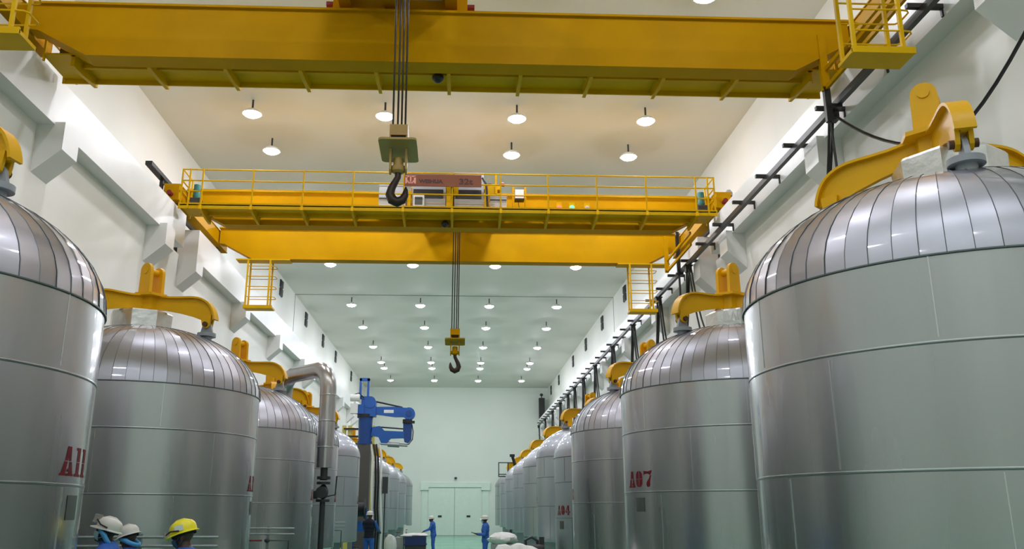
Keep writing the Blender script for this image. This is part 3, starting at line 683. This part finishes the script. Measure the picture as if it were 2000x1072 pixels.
v = MB(); v.cyl((px, py, 2.6), (px, py, 2.92), 0.09, 14); v.cyl((px, py, 2.62), (px, py, 2.69), 0.17, 18); v.cyl((px, py, 2.50), (px, py, 2.56), 0.17, 18)
v.ell((px, py, 2.32), (0.13, 0.13, 0.18), 16, 10); v.cyl((px, py-0.3, 2.30), (px, py+0.2, 2.30), 0.04, 10); v.cyl((px, py-0.32, 2.30), (px, py-0.28, 2.30), 0.14, 18)
v.cyl((px, py, 2.08), (px, py, 2.14), 0.17, 18); v.cyl((px, py, 0.003), (px, py, 2.1), 0.07, 14)
v.box(px-0.28, px-0.12, py-0.1, py+0.05, 2.15, 2.34); v.tube([(px+0.05, py, 2.2), (px+0.3, py, 2.25), (px+0.32, py, 2.7)], 0.02, 6)
v.build('valve', M['dark'], t)
# pipe rails in front of the left tanks
def pipe_rack(x0, x1, y, label, red):
    t = thing('pipe_rail', ((x0+x1)/2, y, 0), label, 'pipe rail', 'pipe rails before the left tanks')
    for z in (1.53, 1.42): MB().tube([(x0, y, z), (x1, y, z)], 0.017, 8).build('pipe', M['galv'], t)
    m = MB()
    for x in (x0+0.15, (x0+x1)/2+0.1): m.bar((x, y+0.03, 0.002), (x, y+0.03, 1.57), 0.05, 0.05)
    m.build('post', M['galv'], t)
    if red:
        MB().tube([(x0, y-0.03, 1.30), (x0+0.62, y-0.03, 1.30)], 0.016, 8).build('red_pipe', M['crimson'], t)
        MB().ell(((x0+x1)/2+0.1, y-0.03, 1.30), (0.06, 0.04, 0.045), 10, 6).tube([((x0+x1)/2+0.1, y-0.03, 1.30), (x1-0.1, y-0.03, 1.30), (x1-0.1, y-0.03, 0.8)], 0.015, 6).build('valve', M['dark'], t)
pipe_rack(-5.35, -3.12, 11.85, 'pair of thin grey pipe rails behind the helmeted workers', False)
pipe_rack(-4.5, -3.26, 18.0, 'pair of thin grey pipe rails with red pipe before the third left tank', True)
pipe_rack(-4.4, -3.45, 27.4, 'pair of thin grey pipe rails before the tank nearest the blue loading arm', True)
# valves under the tanks (as seen along both aisles)
def drain(x, y, label):
    t = thing('drain_valve', (x, y, 0), label, 'valve', 'drain valves at tank feet')
    m = MB(); m.cyl((x, y, 0.003), (x, y, 0.75), 0.05, 10); m.cyl((x, y, 0.62), (x, y, 0.66), 0.12, 14); m.ell((x, y, 0.5), (0.13, 0.13, 0.15), 12, 8); m.build('valve_body', M['galv'], t)
    m = MB(); m.cyl((x, y, 0.76), (x, y, 0.79), 0.13, 14); m.build('hand_wheel', M['pin'], t)
for y, w in ((28.8, 'nearest the blue loading arm'), (41.5, 'first beyond the loading arm'), (48.3, 'second beyond the loading arm'), (55.0, 'second last on the left')):
    drain(-3.25, y, 'grey drain valve at the foot of the left tank %s' % w)

# ------------------------------------------------------------------ blue loading arm
t = thing('loading_arm', (-3.9, 36, 0), 'blue jointed loading arm on a tall column beyond the left tanks', 'loading arm')
cx, cy = -3.88, 36.0
MB().box(cx-0.26, cx+0.26, cy-0.26, cy+0.26, 0.0, 4.5).box(cx-0.45, cx+0.45, cy-0.45, cy+0.45, 0.0, 0.06).build('column', M['greybrown'], t)
MB().lathe([(0.0, 4.5), (0.31, 4.5), (0.31, 4.62), (0.27, 4.62), (0.29, 5.5), (0.30, 5.6), (0.0, 5.6)], 20, (cx, cy, 0)).build('blue_column', M['rdblue'], t)
MB().lathe([(0.33, 5.58), (0.33, 5.72), (0.0, 5.72)], 20, (cx-0.02, cy, 0)).build('slew_ring', M['black'], t)
m = MB(); m.box(cx-0.05, cx+0.42, cy-0.25, cy+0.25, 5.62, 6.25); m.box(cx-0.36, cx-0.05, cy-0.30, cy+0.1, 5.72, 6.1); m.tube([(cx+0.18, cy-0.27, 6.2), (cx+0.18, cy+0.27, 6.2)], 0.24, 20)
m.build('shoulder', M['rblue'], t)
m = MB()
for x in (-0.30, 0.02): m.box(cx+x, cx+x+0.09, cy-0.08, cy+0.08, 6.35, 7.2)
m.box(cx-0.30, cx+0.11, cy-0.08, cy+0.08, 7.10, 7.22); m.box(cx-0.30, cx+0.11, cy-0.08, cy+0.08, 6.35, 6.46); m.box(cx-0.2, cx+0.05, cy-0.06, cy+0.06, 6.1, 6.36)
m.build('mast_frame', M['rblue'], t)
m = MB(); m.prism([(cx+0.35, 5.72), (cx+0.35, 6.02), (cx+1.2, 6.03), (cx+1.75, 5.98), (cx+1.75, 5.62), (cx+1.2, 5.62)], lambda a, b, q: (a, q, b), cy-0.13, cy+0.13)
m.tube([(cx+1.78, cy-0.18, 5.75), (cx+1.78, cy+0.18, 5.75)], 0.25, 22)
ua = m.build('upper_arm', M['rblue'], t)
MB().box(cx+0.75, cx+1.15, cy-0.138, cy-0.13, 5.77, 5.90).build('maker_plate', M['white'], ua)
MB().tube([(cx+1.78, cy-0.185, 5.75), (cx+1.78, cy-0.20, 5.75)], 0.13, 18).build('joint_cap', M['rdblue'], ua)
MB().tube([(cx+0.35, cy, 6.26), (cx+1.5, cy, 6.02)], 0.035, 8).build('balance_rod', M['black'], t)
m = MB(); m.cyl((cx+1.72, cy, 5.36), (cx+1.72, cy, 5.52), 0.20, 16); m.box(cx+1.7, cx+2.02, cy-0.07, cy+0.07, 5.36, 5.46); m.build('elbow_swivel', M['black'], t)
m = MB(); m.prism([(cx+1.55, 5.38), (cx+1.92, 5.38), (cx+1.90, 4.7), (cx+1.78, 4.55), (cx+1.62, 4.60), (cx+1.56, 4.9)], lambda a, b, q: (a, q, b), cy-0.08, cy+0.08); m.build('drop_link', M['rdblue'], t)
MB().tube([(cx+1.92, cy-0.1, 5.3), (cx+1.97, cy-0.1, 5.0), (cx+1.95, cy-0.1, 4.7), (cx+1.8, cy-0.1, 4.5), (cx+1.4, cy-0.1, 4.52), (cx+0.9, cy-0.1, 4.6)], 0.02, 6).build('hose', M['black'], t)
m = MB(); m.prism([(cx+0.25, 4.85), (cx+0.3, 5.2), (cx+0.6, 5.24), (cx+0.8, 5.05), (cx+1.6, 5.02), (cx+1.6, 4.76), (cx+1.05, 4.74), (cx+0.85, 4.5), (cx+0.7, 4.5), (cx+0.55, 4.8)], lambda a, b, q: (a, q, b), cy-0.12, cy+0.12)
m.build('lower_arm', M['rblue'], t)
MB().tube([(cx+0.6, cy-0.05, 5.2), (cx+1.6, cy-0.05, 5.13)], 0.03, 8).build('lower_rod', M['black'], t)
m = MB(); m.tube([(cx+0.95, cy-0.1, 4.50), (cx+1.42, cy-0.1, 4.47)], 0.10, 16); m.tube([(cx+0.6, cy-0.1, 4.52), (cx+0.95, cy-0.1, 4.5)], 0.045, 10); m.tube([(cx+1.42, cy-0.1, 4.47), (cx+1.75, cy-0.1, 4.45)], 0.05, 10)
m.build('actuator', M['galv'], t)
m = MB(); m.tube([(cx-0.62, cy-0.3, 6.36), (cx-0.24, cy-0.3, 6.36)], 0.15, 14); m.box(cx-0.60, cx-0.30, cy-0.42, cy-0.12, 5.72, 6.12); m.box(cx-0.48, cx-0.40, cy-0.33, cy-0.25, 6.1, 6.25)
m.build('drive_motor', M['white'], t)
MB().tube([(cx-0.5, cy-0.3, 6.5), (cx-0.3, cy-0.2, 6.58), (cx-0.1, cy-0.1, 6.4)], 0.02, 6).build('cable', M['black'], t)
# hoses and control box strung beside the column
t = thing('hose_bundle', (-3.34, 36.1, 0), 'black and silver hoses hanging beside the grey loading arm column', 'hose')
for k, (x, m_) in enumerate(((-3.52, 'white'), (-3.40, 'black'), (-3.30, 'black'), (-3.16, 'white'))):
    MB().tube([(x-0.1, 35.9, 4.5), (x, 35.8, 4.0), (x+0.05*math.sin(k), 35.8, 3.0), (x+0.04, 35.8, 2.0), (x+0.1, 35.9, 1.2), (x+0.05, 35.95, 0.05)], 0.045, 8).build('hose', M[m_], t)
MB().box(-3.08, -2.86, 35.7, 35.86, 2.55, 3.2).bar((-2.97, 35.8, 0.0), (-2.97, 35.8, 2.56), 0.05, 0.05).build('control_box', M['dark'], t)
# pale yellow stair frame behind the tank
t = thing('stair_frame', (-4.5, 38.0, 0), 'pale yellow stair tower with black treads behind the blue column', 'stairs')
for x in (-5.0, -4.75, -3.75): MB().bar((x, 38.0, 0.0), (x, 38.0, 5.45), 0.16, 0.2).build('post', M['paleyellow'], t)
for k in range(5): MB().box(-5.0, -3.75, 37.8, 38.3, 4.0+0.32*k, 4.05+0.32*k).build('tread', M['black'], t)
# yellow basket beyond the right tanks
t = thing('guard_basket', (2.9, 54.1, 0), 'yellow railed platform with black lamp above the far right tanks', 'platform')
for x in (2.42, 3.0): MB().bar((x, 54.0, 3.95), (x, 54.0, 4.75), 0.06, 0.06).build('post', M['dark'], t)
MB().box(2.40, 3.50, 53.95, 54.3, 3.90, 3.96).build('deck', M['dark'], t)
MB().bar((3.15, 54.15, 0), (3.15, 54.15, 3.92), 0.14, 0.14).build('mast', M['dark'], t)
MB().box(2.95, 3.45, 53.98, 54.04, 4.05, 4.78).build('panel', M['cyellow'], t)
MB().box(2.4, 3.4, 53.96, 54.02, 4.72, 4.78).build('rail', M['dark'], t)
MB().box(2.4, 3.4, 53.96, 54.02, 4.02, 4.08).build('rail', M['dark'], t)
MB().tube([(3.47, 54.05, 3.95), (3.45, 54.0, 4.3), (3.4, 53.95, 4.7), (3.25, 53.9, 5.15)], 0.09, 8).box(3.1, 3.4, 53.8, 54.1, 5.1, 5.25).build('work_lamp', M['black'], t)

# ------------------------------------------------------------------ bins, sacks and machine on the aisle floor
def blob(c, r, seed, mi=0, n=18, k=10, amp=0.14):
    rnd = random.Random(seed); m = MB(); m.ell(c, r, n, k)
    ph = [rnd.uniform(0, 6.28) for _ in range(6)]
    out = []
    for x, y, z in m.v:
        dx, dy, dz = (x-c[0])/r[0], (y-c[1])/r[1], (z-c[2])/r[2]
        f = 1 + amp*(math.sin(3*dx+ph[0])*math.sin(4*dy+ph[1]) + 0.6*math.sin(7*dx+5*dz+ph[2]) * math.cos(6*dy+ph[3]))
        out.append((c[0]+dx*r[0]*f, c[1]+dy*r[1]*f, max(0.004, c[2]+dz*r[2]*f)))
    m.v = out
    return m
t = thing('wheeled_bin', (-1.85, 39.0, 0), 'dark blue wheeled bin draped with white sheet beside the far left worker', 'bin')
m = MB(); m.box(-2.3, -1.40, 38.6, 39.4, 0.50, 0.80); m.box(-2.3, -1.40, 38.62, 39.38, 0.14, 0.46, 1); m.box(-2.33, -1.37, 38.57, 39.43, 0.46, 0.52)
m.build('bin_body', [M['binblue'], M['dark']], t)
for x in (-2.2, -1.5):
    for y in (38.7, 39.3): MB().cyl((x-0.03, y, 0.07), (x+0.03, y, 0.07), 0.07, 12).build('wheel', M['black'], t)
tag(MB().box(-2.75, -2.36, 38.7, 39.3, 0.0, 0.78).build('cardboard_box', M['greybin']), 'plain greyish box between the white sack and the blue bin', 'box')
tag(blob((-2.9, 38.4, 0.45), (0.26, 0.26, 0.46), 3).build('white_sack', M['sack']), 'white sack standing on the floor left of the blue bin', 'sack', 'white sacks')
tag(blob((-1.9, 39.0, 0.86), (0.62, 0.40, 0.09), 5, amp=0.25).build('white_sheet', M['sack']), 'crumpled white sheet lying on the dark blue bin', 'sheet')
tag(MB().tube([(-2.35, 38.9, 0.8), (-2.32, 38.9, 1.3)], 0.05, 10).build('white_roll', M['white']), 'short white roll standing up at the blue bin', 'roll')
tag(MB().box(1.05, 1.75, 28.6, 29.3, 0.0, 0.85).build('grey_crate', M['greybin']), 'grey crate under a white sack right of the tablet-holding worker', 'crate')
tag(blob((1.42, 28.95, 1.0), (0.46, 0.45, 0.2), 11, amp=0.2).build('white_sack', M['sack']), 'white sack lying on top of the grey crate', 'sack', 'white sacks')
tag(blob((1.10, 16.2, 0.66), (0.62, 0.5, 0.655), 21, amp=0.12, n=28, k=16).build('white_sack', M['sack']), 'large white sack at the bottom edge, nearest the viewer', 'sack', 'white sacks')
t = thing('pump_unit', (2.05, 24.0, 0), 'black pump unit beside the right tanks near the A04 mark', 'machine')
m = MB(); m.box(1.75, 2.35, 23.7, 24.3, 0.0, 0.75); m.tube([(1.85, 23.75, 0.86), (2.25, 23.75, 0.86)], 0.16, 14); m.build('housing', M['black'], t)
MB().tube([(1.8, 23.9, 0.75), (1.78, 23.9, 1.12), (1.95, 23.9, 1.2), (2.1, 23.9, 1.1), (2.12, 23.9, 0.75)], 0.04, 8).box(2.15, 2.28, 23.85, 24.0, 0.75, 1.2).build('hose', M['dark'], t)
MB().box(1.86, 2.0, 23.58, 23.60, 0.86, 0.93).build('label_plate', M['white'], t)

# ------------------------------------------------------------------ people
def person(name, label, x, y, face, top, pitch=0.0, lean=0.0, helmet='offwhite', mask=None, arms='down', vest=False, goggles=None, cloth=None, sticker=False, clip=False):
    S = top/1.785
    root = thing(name, (x, y, 0), label, 'person')
    root.rotation_euler = (0, 0, rad(face))
    def T(p):                     # lean of the upper body about the pelvis
        p = Vector(p); pv = Vector((0, 0, 0.95))
        if p.z > 0.93: p = pv + Matrix.Rotation(-lean, 3, 'X') @ (p - pv)
        return p
    hc = T((0, 0.035, 1.60)); Rh = Matrix.Rotation(-lean*0.5 + pitch, 3, 'X')
    H = lambda p: hc + Rh @ Vector(p)
    m = MB()
    def cap(p0, p1, r0, r1, sx=1.0): 
        m.tube([p0, p1], [r0, r1], 14, 0, True, True, sx); m.ell(p0, (r0*sx, r0, r0), 12, 8); m.ell(p1, (r1*sx, r1, r1), 12, 8)
    # trunk
    for z, rx, ry, yo in ((0.92, .165, .125, 0), (1.02, .155, .115, 0), (1.14, .16, .12, .005), (1.26, .185, .13, .005), (1.36, .185, .12, -.005), (1.43, .12, .085, -.01)):
        m.ell(T((0, yo, z)), (rx*1.08, ry*1.12, 0.16 if z < 1.4 else 0.09), 20, 12)
    cap(T((0, -0.005, 1.40)), T((0, 0.01, 1.53)), 0.066, 0.056)
    # collar
    m.ell(T((0, -0.004, 1.475)), (0.090, 0.092, 0.055), 18, 8)
    # head: skull, jaw, nose, brow, ears
    m.ell(H((0, -0.012, 0.035)), (0.077, 0.096, 0.088), 20, 14); m.ell(H((0, 0.022, -0.045)), (0.058, 0.068, 0.072), 18, 12); m.ell(H((0, 0.062, -0.090)), (0.026, 0.024, 0.022), 10, 8)
    m.ell(H((0, 0.096, -0.018)), (0.014, 0.022, 0.018), 10, 8); m.tube([H((0, 0.085, 0.022)), H((0, 0.102, -0.018))], [0.010, 0.013], 8); m.ell(H((0, 0.078, 0.028)), (0.052, 0.016, 0.012), 12, 8)
    m.ell(H((0, 0.083, -0.052)), (0.028, 0.012, 0.009), 10, 6); m.ell(H((0, 0.082, -0.064)), (0.024, 0.012, 0.009), 10, 6)
    for s_ in (-1, 1): m.ell(H((s_*0.078, -0.012, -0.010)), (0.012, 0.020, 0.032), 10, 8)
    hands = []
    def hand(w, d_, palmn, side):
        d_ = Vector(d_).normalized(); pn = Vector(palmn); pn = (pn - d_*pn.dot(d_)).normalized(); sdv = d_.cross(pn)
        w = Vector(w); m.ell(w + d_*0.05, (0.030, 0.030, 0.030), 10, 8)
        R = Matrix((sdv, d_, pn)).transposed(); m.ell(w + d_*0.055, (0.040, 0.052, 0.018), 12, 8, R=R)
        for k, L in enumerate((0.070, 0.080, 0.076, 0.058)):
            b = w + d_*0.095 + sdv*(0.030 - 0.020*k); k1 = b + d_*L*0.5 + pn*0.008; k2 = b + d_*L*0.85 + pn*0.034
            m.tube([b - d_*0.02, b, k1, k2], [.0105, .0105, .0098, .008], 8); m.ell(k2, (.008, .008, .008), 6, 4)
        tb = w + d_*0.035 + sdv*0.035; tq = tb + sdv*0.025 + d_*0.03 + pn*0.012; tt = tq + d_*0.028 + pn*0.012
        m.tube([w + d_*0.03 + sdv*0.015, tb, tq, tt], [.015, .013, .012, .009], 8); m.ell(tt, (.009, .009, .009), 6, 4)
        hands.append((w + d_*0.07, 0.11))
    for s_ in (-1, 1):
        sh = T((s_*0.185, -0.01, 1.385))
        if arms == 'down' or (arms == 'mixed' and s_ > 0): el, wr, hd, pn = T((s_*0.235, -0.02, 1.11)), T((s_*0.225, 0.07, 0.90)), (0, 0.25, -1), (-s_, 0.2, 0)
        elif arms == 'hold': el, wr, hd, pn = T((s_*0.24, 0.02, 1.11)), T((s_*0.10, 0.28, 1.13)), (-s_*0.4, 1, 0.1), (0, 0, 1)
        else: el, wr, hd, pn = T((s_*0.24, 0.16, 1.18)), T((s_*0.20, 0.40, 1.12)), (0, 1, -0.45), (0, -0.4, -1)
        cap(sh, el, 0.074, 0.056); cap(el, wr, 0.056, 0.040); hand(wr, hd, pn, s_)
        hip, kn, an = Vector((s_*0.085, 0, 0.90)), Vector((s_*0.10, 0.02, 0.50)), Vector((s_*0.105, -0.02, 0.10))
        cap(hip, kn, 0.104, 0.074); cap(kn, an, 0.076, 0.060)
        m.tube([an + Vector((0, -0.05, -0.05)), an + Vector((0, 0.06, -0.052)), an + Vector((s_*0.01, 0.16, -0.062))], [0.048, 0.048, 0.036], 12); m.ell(an + Vector((0, -0.05, -0.05)), (0.045, 0.045, 0.048), 10, 8); m.ell(an + Vector((s_*0.01, 0.165, -0.062)), (0.04, 0.05, 0.034), 10, 8)
    tmp = m.build('tmp', [M['blue']], None)
    md = tmp.modifiers.new('r', 'REMESH'); md.mode = 'VOXEL'; md.voxel_size = 0.009
    sm = tmp.modifiers.new('s', 'SMOOTH'); sm.factor = 0.5; sm.iterations = 4
    dg = bpy.context.evaluated_depsgraph_get(); me = bpy.data.meshes.new_from_object(tmp.evaluated_get(dg))
    bpy.data.objects.remove(tmp)
    me.materials.clear()
    for k in ('blue', 'skin', 'boot', 'navy', 'eye'): me.materials.append(M[k])
    cut = T((0, 0, 1.512)); upv = (Matrix.Rotation(-lean, 3, 'X') @ Vector((0, 0, 1)))
    eyes = [H((s_*0.033, 0.082, 0.005)) for s_ in (-1, 1)]
    for p in me.polygons:
        c = p.center; k = 0
        if (c - cut).dot(upv) > 0: k = 1
        elif any((c-h).length < r for h, r in hands): k = 1
        elif c.z < 0.115: k = 2
        elif vest and c.z > 0.9 and abs(c.x) < 0.21: k = 3
        if k == 1 and any((c-e).length < 0.012 for e in eyes): k = 4
        p.material_index = k; p.use_smooth = True
    for v_ in me.vertices: v_.co.z = max(v_.co.z, 0.0015)
    me.transform(Matrix.Scale(S, 4)); me.name = 'body'
    body = bpy.data.objects.new('body', me); col.objects.link(body); body.parent = root
    def part(mb, nm, mt, parent=None):
        mb.v = [tuple(Vector(v_)*S) for v_ in mb.v]; o = mb.build(nm, mt, None, off=(0, 0, 0)); o.parent = parent or root; return o
    # helmet
    hm = MB(); n = 28; vs = []; K = 9
    prof = [(1.0, 0.0), (1.0, 0.25), (0.97, 0.45), (0.90, 0.65), (0.78, 0.80), (0.60, 0.91), (0.38, 0.975), (0.15, 1.0), (0.0, 1.0)]
    for f, zz in prof:
        for j_ in range(n):
            q = 2*PI*j_/n; vs.append(H((0.108*f*math.cos(q), -0.012 + 0.132*f*math.sin(q), 0.045 + 0.118*zz)))
    hm.add(vs, [(i*n+j_, i*n+(j_+1)%n, (i+1)*n+(j_+1)%n, (i+1)*n+j_) for i in range(len(prof)-1) for j_ in range(n)], 0, True)
    vs = []
    for dz in (0.0, -0.007):
        for f in (0, 1):
            for j_ in range(n):
                q = 2*PI*j_/n; fr = max(0, math.sin(q)); e_ = (0.020 + 0.040*fr**2)*f
                vs.append(H(((0.107+e_)*math.cos(q), -0.012 + (0.131+e_)*math.sin(q), 0.048 + dz - 0.010*f - 0.012*fr*f)))
    hm.add(vs, [(j_, (j_+1)%n, n+(j_+1)%n, n+j_) for j_ in range(n)] + [(2*n+j_, 3*n+j_, 3*n+(j_+1)%n, 2*n+(j_+1)%n) for j_ in range(n)] + [(n+j_, n+(j_+1)%n, 3*n+(j_+1)%n, 3*n+j_) for j_ in range(n)], 0, True)
    hm.tube([H((0, 0.112, 0.09)), H((0, 0.085, 0.135)), H((0, 0.03, 0.163)), H((0, -0.04, 0.164)), H((0, -0.10, 0.135)), H((0, -0.132, 0.085))], 0.012, 8)
    he = part(hm, 'helmet', M[helmet])
    hb = MB(); vs = []
    for zz in (0.05, 0.012):
        for j_ in range(n): q = 2*PI*j_/n; vs.append(H((0.098*math.cos(q), -0.012+0.118*math.sin(q), zz)))
    hb.add(vs, [(j_, (j_+1)%n, n+(j_+1)%n, n+j_) for j_ in range(n)], 0, True); part(hb, 'harness', M['navy'], he)
    if sticker:
        st = MB(); st.obox(H((0.112, -0.02, 0.085)), (0.004, 0.042, 0.026), Rh, 0); st.obox(H((-0.112, -0.02, 0.085)), (0.004, 0.042, 0.026), Rh, 0); part(st, 'sticker', M['white'], he)
    if goggles:
        g = MB(); vs = []; nn = 10
        zz0, zz1, up_ = (0.075, 0.155, 0.03) if goggles == 'up' else (0.03, 0.085, 0.0)
        for rr in (0.0, 0.014):
            for i in range(nn+1):
                q = PI*0.22 + PI*0.56*i/nn
                for zz in (zz0, zz1): vs.append(H(((0.125+rr)*math.cos(q), 0.025 + (0.145+rr)*math.sin(q)*0.95 + (0.0), zz + up_*0)))
        L = 2*(nn+1); g.add(vs, [(2*i, 2*i+2, 2*i+3, 2*i+1) for i in range(nn)] + [(L+2*i, L+2*i+1, L+2*i+3, L+2*i+2) for i in range(nn)] + [(2*i, L+2*i, L+2*i+2, 2*i+2) for i in range(nn)] + [(2*i+1, 2*i+3, L+2*i+3, L+2*i+1) for i in range(nn)] + [(0, 1, L+1, L), (2*nn, L+2*nn, L+2*nn+1, 2*nn+1)], 0, True)
        go = part(g, 'goggles', M['visor'], he)
        for s_ in (-1, 1):
            s2 = MB(); s2.tube([H((s_*0.10, 0.115, (zz0+zz1)/2)), H((s_*0.122, 0.06, 0.075)), H((s_*0.115, -0.02, 0.06))], 0.008, 6)
            part(s2, 'goggle_strap', M['black'], he)
    if mask:
        k_ = MB(); vs = []; nu, nv = 12, 8
        for lay in (1.10, 1.18):
            for i in range(nv+1):
                el_ = -0.95 + 1.02*i/nv
                for j_ in range(nu+1):
                    q = PI/2 + (j_/nu-0.5)*2.3; bulge = lay + 0.12*math.exp(-((q-PI/2)/0.5)**2)
                    vs.append(H((0.073*bulge*math.cos(q)*math.cos(el_), 0.012 + 0.080*bulge*math.sin(q)*math.cos(el_), -0.012 + 0.098*math.sin(el_))))
        W = nu+1; B = (nv+1)*W
        fs = [(o_+i*W+j_, o_+i*W+j_+1, o_+(i+1)*W+j_+1, o_+(i+1)*W+j_) for o_ in (0, B) for i in range(nv) for j_ in range(nu)]
        k_.add(vs, fs, 0, True)
        for s_ in (-1, 1): k_.tube([H((s_*0.062, 0.045, -0.02)), H((s_*0.084, -0.01, 0.02))], 0.003, 5); k_.tube([H((s_*0.055, 0.045, -0.07)), H((s_*0.084, -0.02, -0.03))], 0.003, 5)
        part(k_, 'face_mask', M[mask])
    if cloth:
        c_ = MB()
        for s_ in (-1, 1): c_.tube([H((s_*0.070, 0.065, 0.025)), H((s_*0.088, 0.03, 0.005)), H((s_*0.096, -0.015, -0.02)), H((s_*0.092, -0.05, -0.055)), H((s_*0.07, -0.085, -0.085)), H((s_*0.03, -0.10, -0.10)), H((0, -0.105, -0.102))], [.014, .022, .028, .026, .024, .022, .020], 10)
        part(c_, 'ear_cover', M[cloth])
    if clip:
        c_ = MB(); c_.obox(T((0, 0.43, 1.185)), (0.12, 0.085, 0.008), Matrix.Rotation(0.25, 3, 'X')); part(c_, 'tmpclip', M['black']).name = 'tablet'
    return root
person('person', 'person in white helmet and pale blue mask, leftmost, looking left', -3.82, 10.0, 98, 1.815, pitch=0.30, mask='mask', goggles='up', cloth='ltblue')
person('person', 'person in white helmet with bright blue cloth at ears, head bowed, behind the masked worker', -3.80, 10.62, 80, 1.72, pitch=-0.32, cloth='ltblue')
person('person', 'person in bright yellow helmet and blue coverall, head bowed, near the left tanks', -2.62, 8.8, 84, 1.795, pitch=-0.30, helmet='yhelm', mask='gaiter', goggles='low', sticker=True)
person('person', 'person in dark vest and white helmet, seen from behind by the grey column', -3.13, 31.6, -15, 1.90, vest=True, arms='reach')
person('person', 'person in blue coverall and white helmet bending towards the blue bin', -1.10, 39.6, 88, 1.70, lean=0.12, arms='mixed')
hp = person('person', 'person in blue coverall, white helmet and pale mask holding a dark tablet', 0.93, 31.0, 85, 1.745, mask='mask', arms='hold')
# tablet held by the right-hand worker (a thing of its own)
S_ = 1.745/1.785; q = rad(85); fx, fy = -math.sin(q), math.cos(q)
tb = MB().obox((0.93+fx*0.40*S_, 31.0+fy*0.40*S_, 1.165*S_), (0.14, 0.10, 0.008), Matrix.Rotation(q, 3, 'Z') @ Matrix.Rotation(0.25, 3, 'X')).build('tablet', M['black'])
tag(tb, 'dark tablet in the hands of the masked worker in the aisle', 'tablet')
# cable reel beside the vest-wearing worker
t = thing('cable_reel', (-3.62, 32.9, 0), 'black cable reel on a blue stand left of the worker in dark vest', 'reel')
MB().cyl((-3.75, 32.9, 1.95), (-3.45, 32.9, 1.95), 0.28, 20).cyl((-3.77, 32.9, 1.95), (-3.74, 32.9, 1.95), 0.36, 20).cyl((-3.46, 32.9, 1.95), (-3.43, 32.9, 1.95), 0.36, 20).build('drum', M['black'], t)
m = MB()
for x in (-3.82, -3.40): m.bar((x, 32.9, 0.0), (x, 32.9, 1.98), 0.05, 0.05)
m.build('stand', M['rdblue'], t)
MB().box(-3.86, -3.36, 32.82, 32.86, 1.15, 1.5).build('panel', M['rblue'], t)

# ------------------------------------------------------------------ world, camera, view
w = bpy.data.worlds.new('World'); sc.world = w; w.use_nodes = True
w.node_tree.nodes['Background'].inputs['Color'].default_value = (0.5, 0.5, 0.5, 1); w.node_tree.nodes['Background'].inputs['Strength'].default_value = 0.02
cam = bpy.data.cameras.new('Camera'); co = bpy.data.objects.new('Camera', cam); col.objects.link(co)
cam.sensor_width = 36.0; cam.lens = 1680*36/2000; cam.shift_x = 0.015; cam.clip_start = 0.05; cam.clip_end = 300
X_ = Vector((0.9990996, -0.04242625, 0.0)); U_ = Vector((-0.01127223, -0.26545071, 0.96405853)); B_ = Vector((-0.04090139, -0.9631905, -0.26568994))
Rm = Matrix((X_, U_, B_)).transposed().to_4x4(); Rm.translation = Vector((0, 0, CAMZ)); co.matrix_world = Rm
sc.camera = co
sc.view_settings.view_transform = 'Standard'; sc.view_settings.look = 'None'; sc.view_settings.gamma = 1.0; sc.view_settings.use_curve_mapping = False
sc.view_settings.exposure = -0.16
sc.cycles.max_bounces = 10; sc.cycles.diffuse_bounces = 6; sc.cycles.glossy_bounces = 5
sc.cycles.sample_clamp_indirect = 6.0
